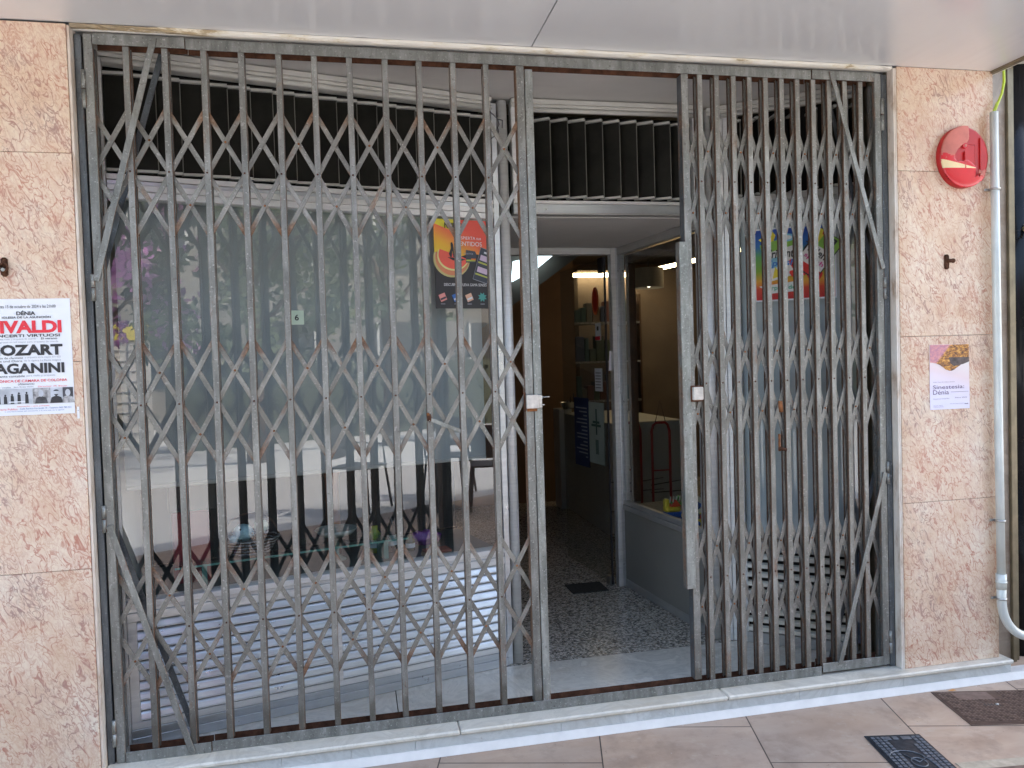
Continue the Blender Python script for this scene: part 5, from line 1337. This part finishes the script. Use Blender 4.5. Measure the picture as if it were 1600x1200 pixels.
for q in range(5200):
    x = rnd.uniform(-11, 10)
    if -.5 < x < 1.1: continue
    c = Vector((x, rnd.uniform(-.1, .42), rnd.uniform(0, 1.75) - .1 * rnd.random())); s_ = rnd.uniform(.04, .09)
    u = Vector((rnd.gauss(0, 1), rnd.gauss(0, 1), rnd.gauss(0, 1))).normalized(); w_ = u.orthogonal().normalized()
    b.poly([c - u * s_, c + w_ * s_ * .5, c + u * s_, c - w_ * s_ * .5], rnd.choice([h1, h2, h1]))
b.build('foliage', hg)
# cafe furniture
def cafe_table(x, y):
    t = thing('cafe_table', 'square white topped cafe table reflected near the corner post', 'table', (x, y, G - .01))
    b = MB(); b.box(-.32, .32, -.32, .32, .71, .735, 'white', .004); b.build('top', t)
    b = MB(); b.cyl((0, 0, .03), (0, 0, .71), .03, 'ink'); b.build('leg', t)
    b = MB(); b.lathe((0, 0, 0), [(.24, 0), (.24, .015), (.03, .035)], 'ink', 20); b.build('base', t)
def cafe_chair(x, y, rz, lb):
    t = thing('cafe_chair', lb, 'chair', (x, y, G - .01), rz)
    b = MB(); b.box(-.21, .21, -.21, .21, .43, .45, 'ink', .006); b.build('seat', t)
    b = MB(); b.box(-.21, .21, .19, .21, .52, .84, 'ink', .006); b.build('backrest', t)
    for sx in (-1, 1):
        for sy in (-1, 1):
            b = MB(); b.tube([(sx * .19, sy * .19, .43), (sx * .23, sy * .23, 0)], .013, 'ink', 8); b.build('leg', t)
    for sx in (-1, 1):
        b = MB(); b.tube([(sx * .22, .2, .84), (sx * .23, .18, .65), (sx * .23, -.15, .64), (sx * .21, -.18, .45)], .011, 'ink', 8); b.build('armrest', t)
cafe_table(2.7, -3.1)
cafe_chair(3.15, -2.75, .6, 'black cafe chair reflected next to the corner post'); cafe_chair(2.2, -3.7, 2.6, 'black cafe chair reflected behind the glass bowl'); cafe_chair(3.3, -3.7, -2.2, 'black cafe chair farthest back in the reflected cafe group')

# ================================================================== CAMERA, LIGHT, WORLD
f = 1200.0; yaw, pitch, roll = .20229, -.03074, -.03087
cyw, syw, cpt, spt = math.cos(yaw), math.sin(yaw), math.cos(pitch), math.sin(pitch)
fw = Vector((syw * cpt, cyw * cpt, spt)); r0 = Vector((cyw, -syw, 0)); u0 = r0.cross(fw)
rr = r0 * math.cos(roll) + u0 * math.sin(roll); uu = -r0 * math.sin(roll) + u0 * math.cos(roll)
cam = bpy.data.cameras.new('camera'); co = bpy.data.objects.new('camera', cam); COL.objects.link(co)
mw = Matrix((rr, uu, -fw)).transposed().to_4x4(); mw.translation = Vector((0, -2.85439, 1.35496)); co.matrix_world = mw
cam.sensor_width = 36; cam.lens = 36 * f / 1600; cam.clip_start = .02; cam.clip_end = 500
S.camera = co

SUN = 8.6; SKY = .94
d = Vector((-1.0, -.56, -1.0)).normalized()          # direction the light travels
elev = math.asin(-d.z); azv = Vector((-d.x, -d.y))
sl = bpy.data.lights.new('sun', 'SUN'); sl.energy = SUN; sl.angle = R(.5); sl.color = (1, .965, .91)
so = bpy.data.objects.new('sun', sl); COL.objects.link(so); so.rotation_euler = d.to_track_quat('-Z', 'Y').to_euler(); so.location = (5, 5, 10)
w = bpy.data.worlds.new('World'); S.world = w; w.use_nodes = True
nt = w.node_tree; bg = nt.nodes['Background']
sk = nt.nodes.new('ShaderNodeTexSky'); sk.sky_type = 'NISHITA'; sk.sun_disc = False
sk.sun_elevation = elev; sk.sun_rotation = math.atan2(azv.x, azv.y); sk.air_density = 1.0; sk.dust_density = 3.5
wb = nt.nodes.new('ShaderNodeMix'); wb.data_type = 'RGBA'; wb.blend_type = 'MULTIPLY'; wb.inputs[0].default_value = 1; wb.inputs[7].default_value = (1.0, .96, .90, 1)
nt.links.new(sk.outputs[0], wb.inputs[6]); nt.links.new(wb.outputs[2], bg.inputs[0]); bg.inputs[1].default_value = SKY
S.view_settings.view_transform = 'Standard'; S.view_settings.look = 'None'; S.view_settings.exposure = 0; S.view_settings.gamma = 1
S.cycles.max_bounces = 8; S.cycles.diffuse_bounces = 4; S.cycles.glossy_bounces = 4; S.cycles.transparent_max_bounces = 12
S.cycles.caustics_reflective = False; S.cycles.caustics_refractive = False
S.cycles.sample_clamp_indirect = 4
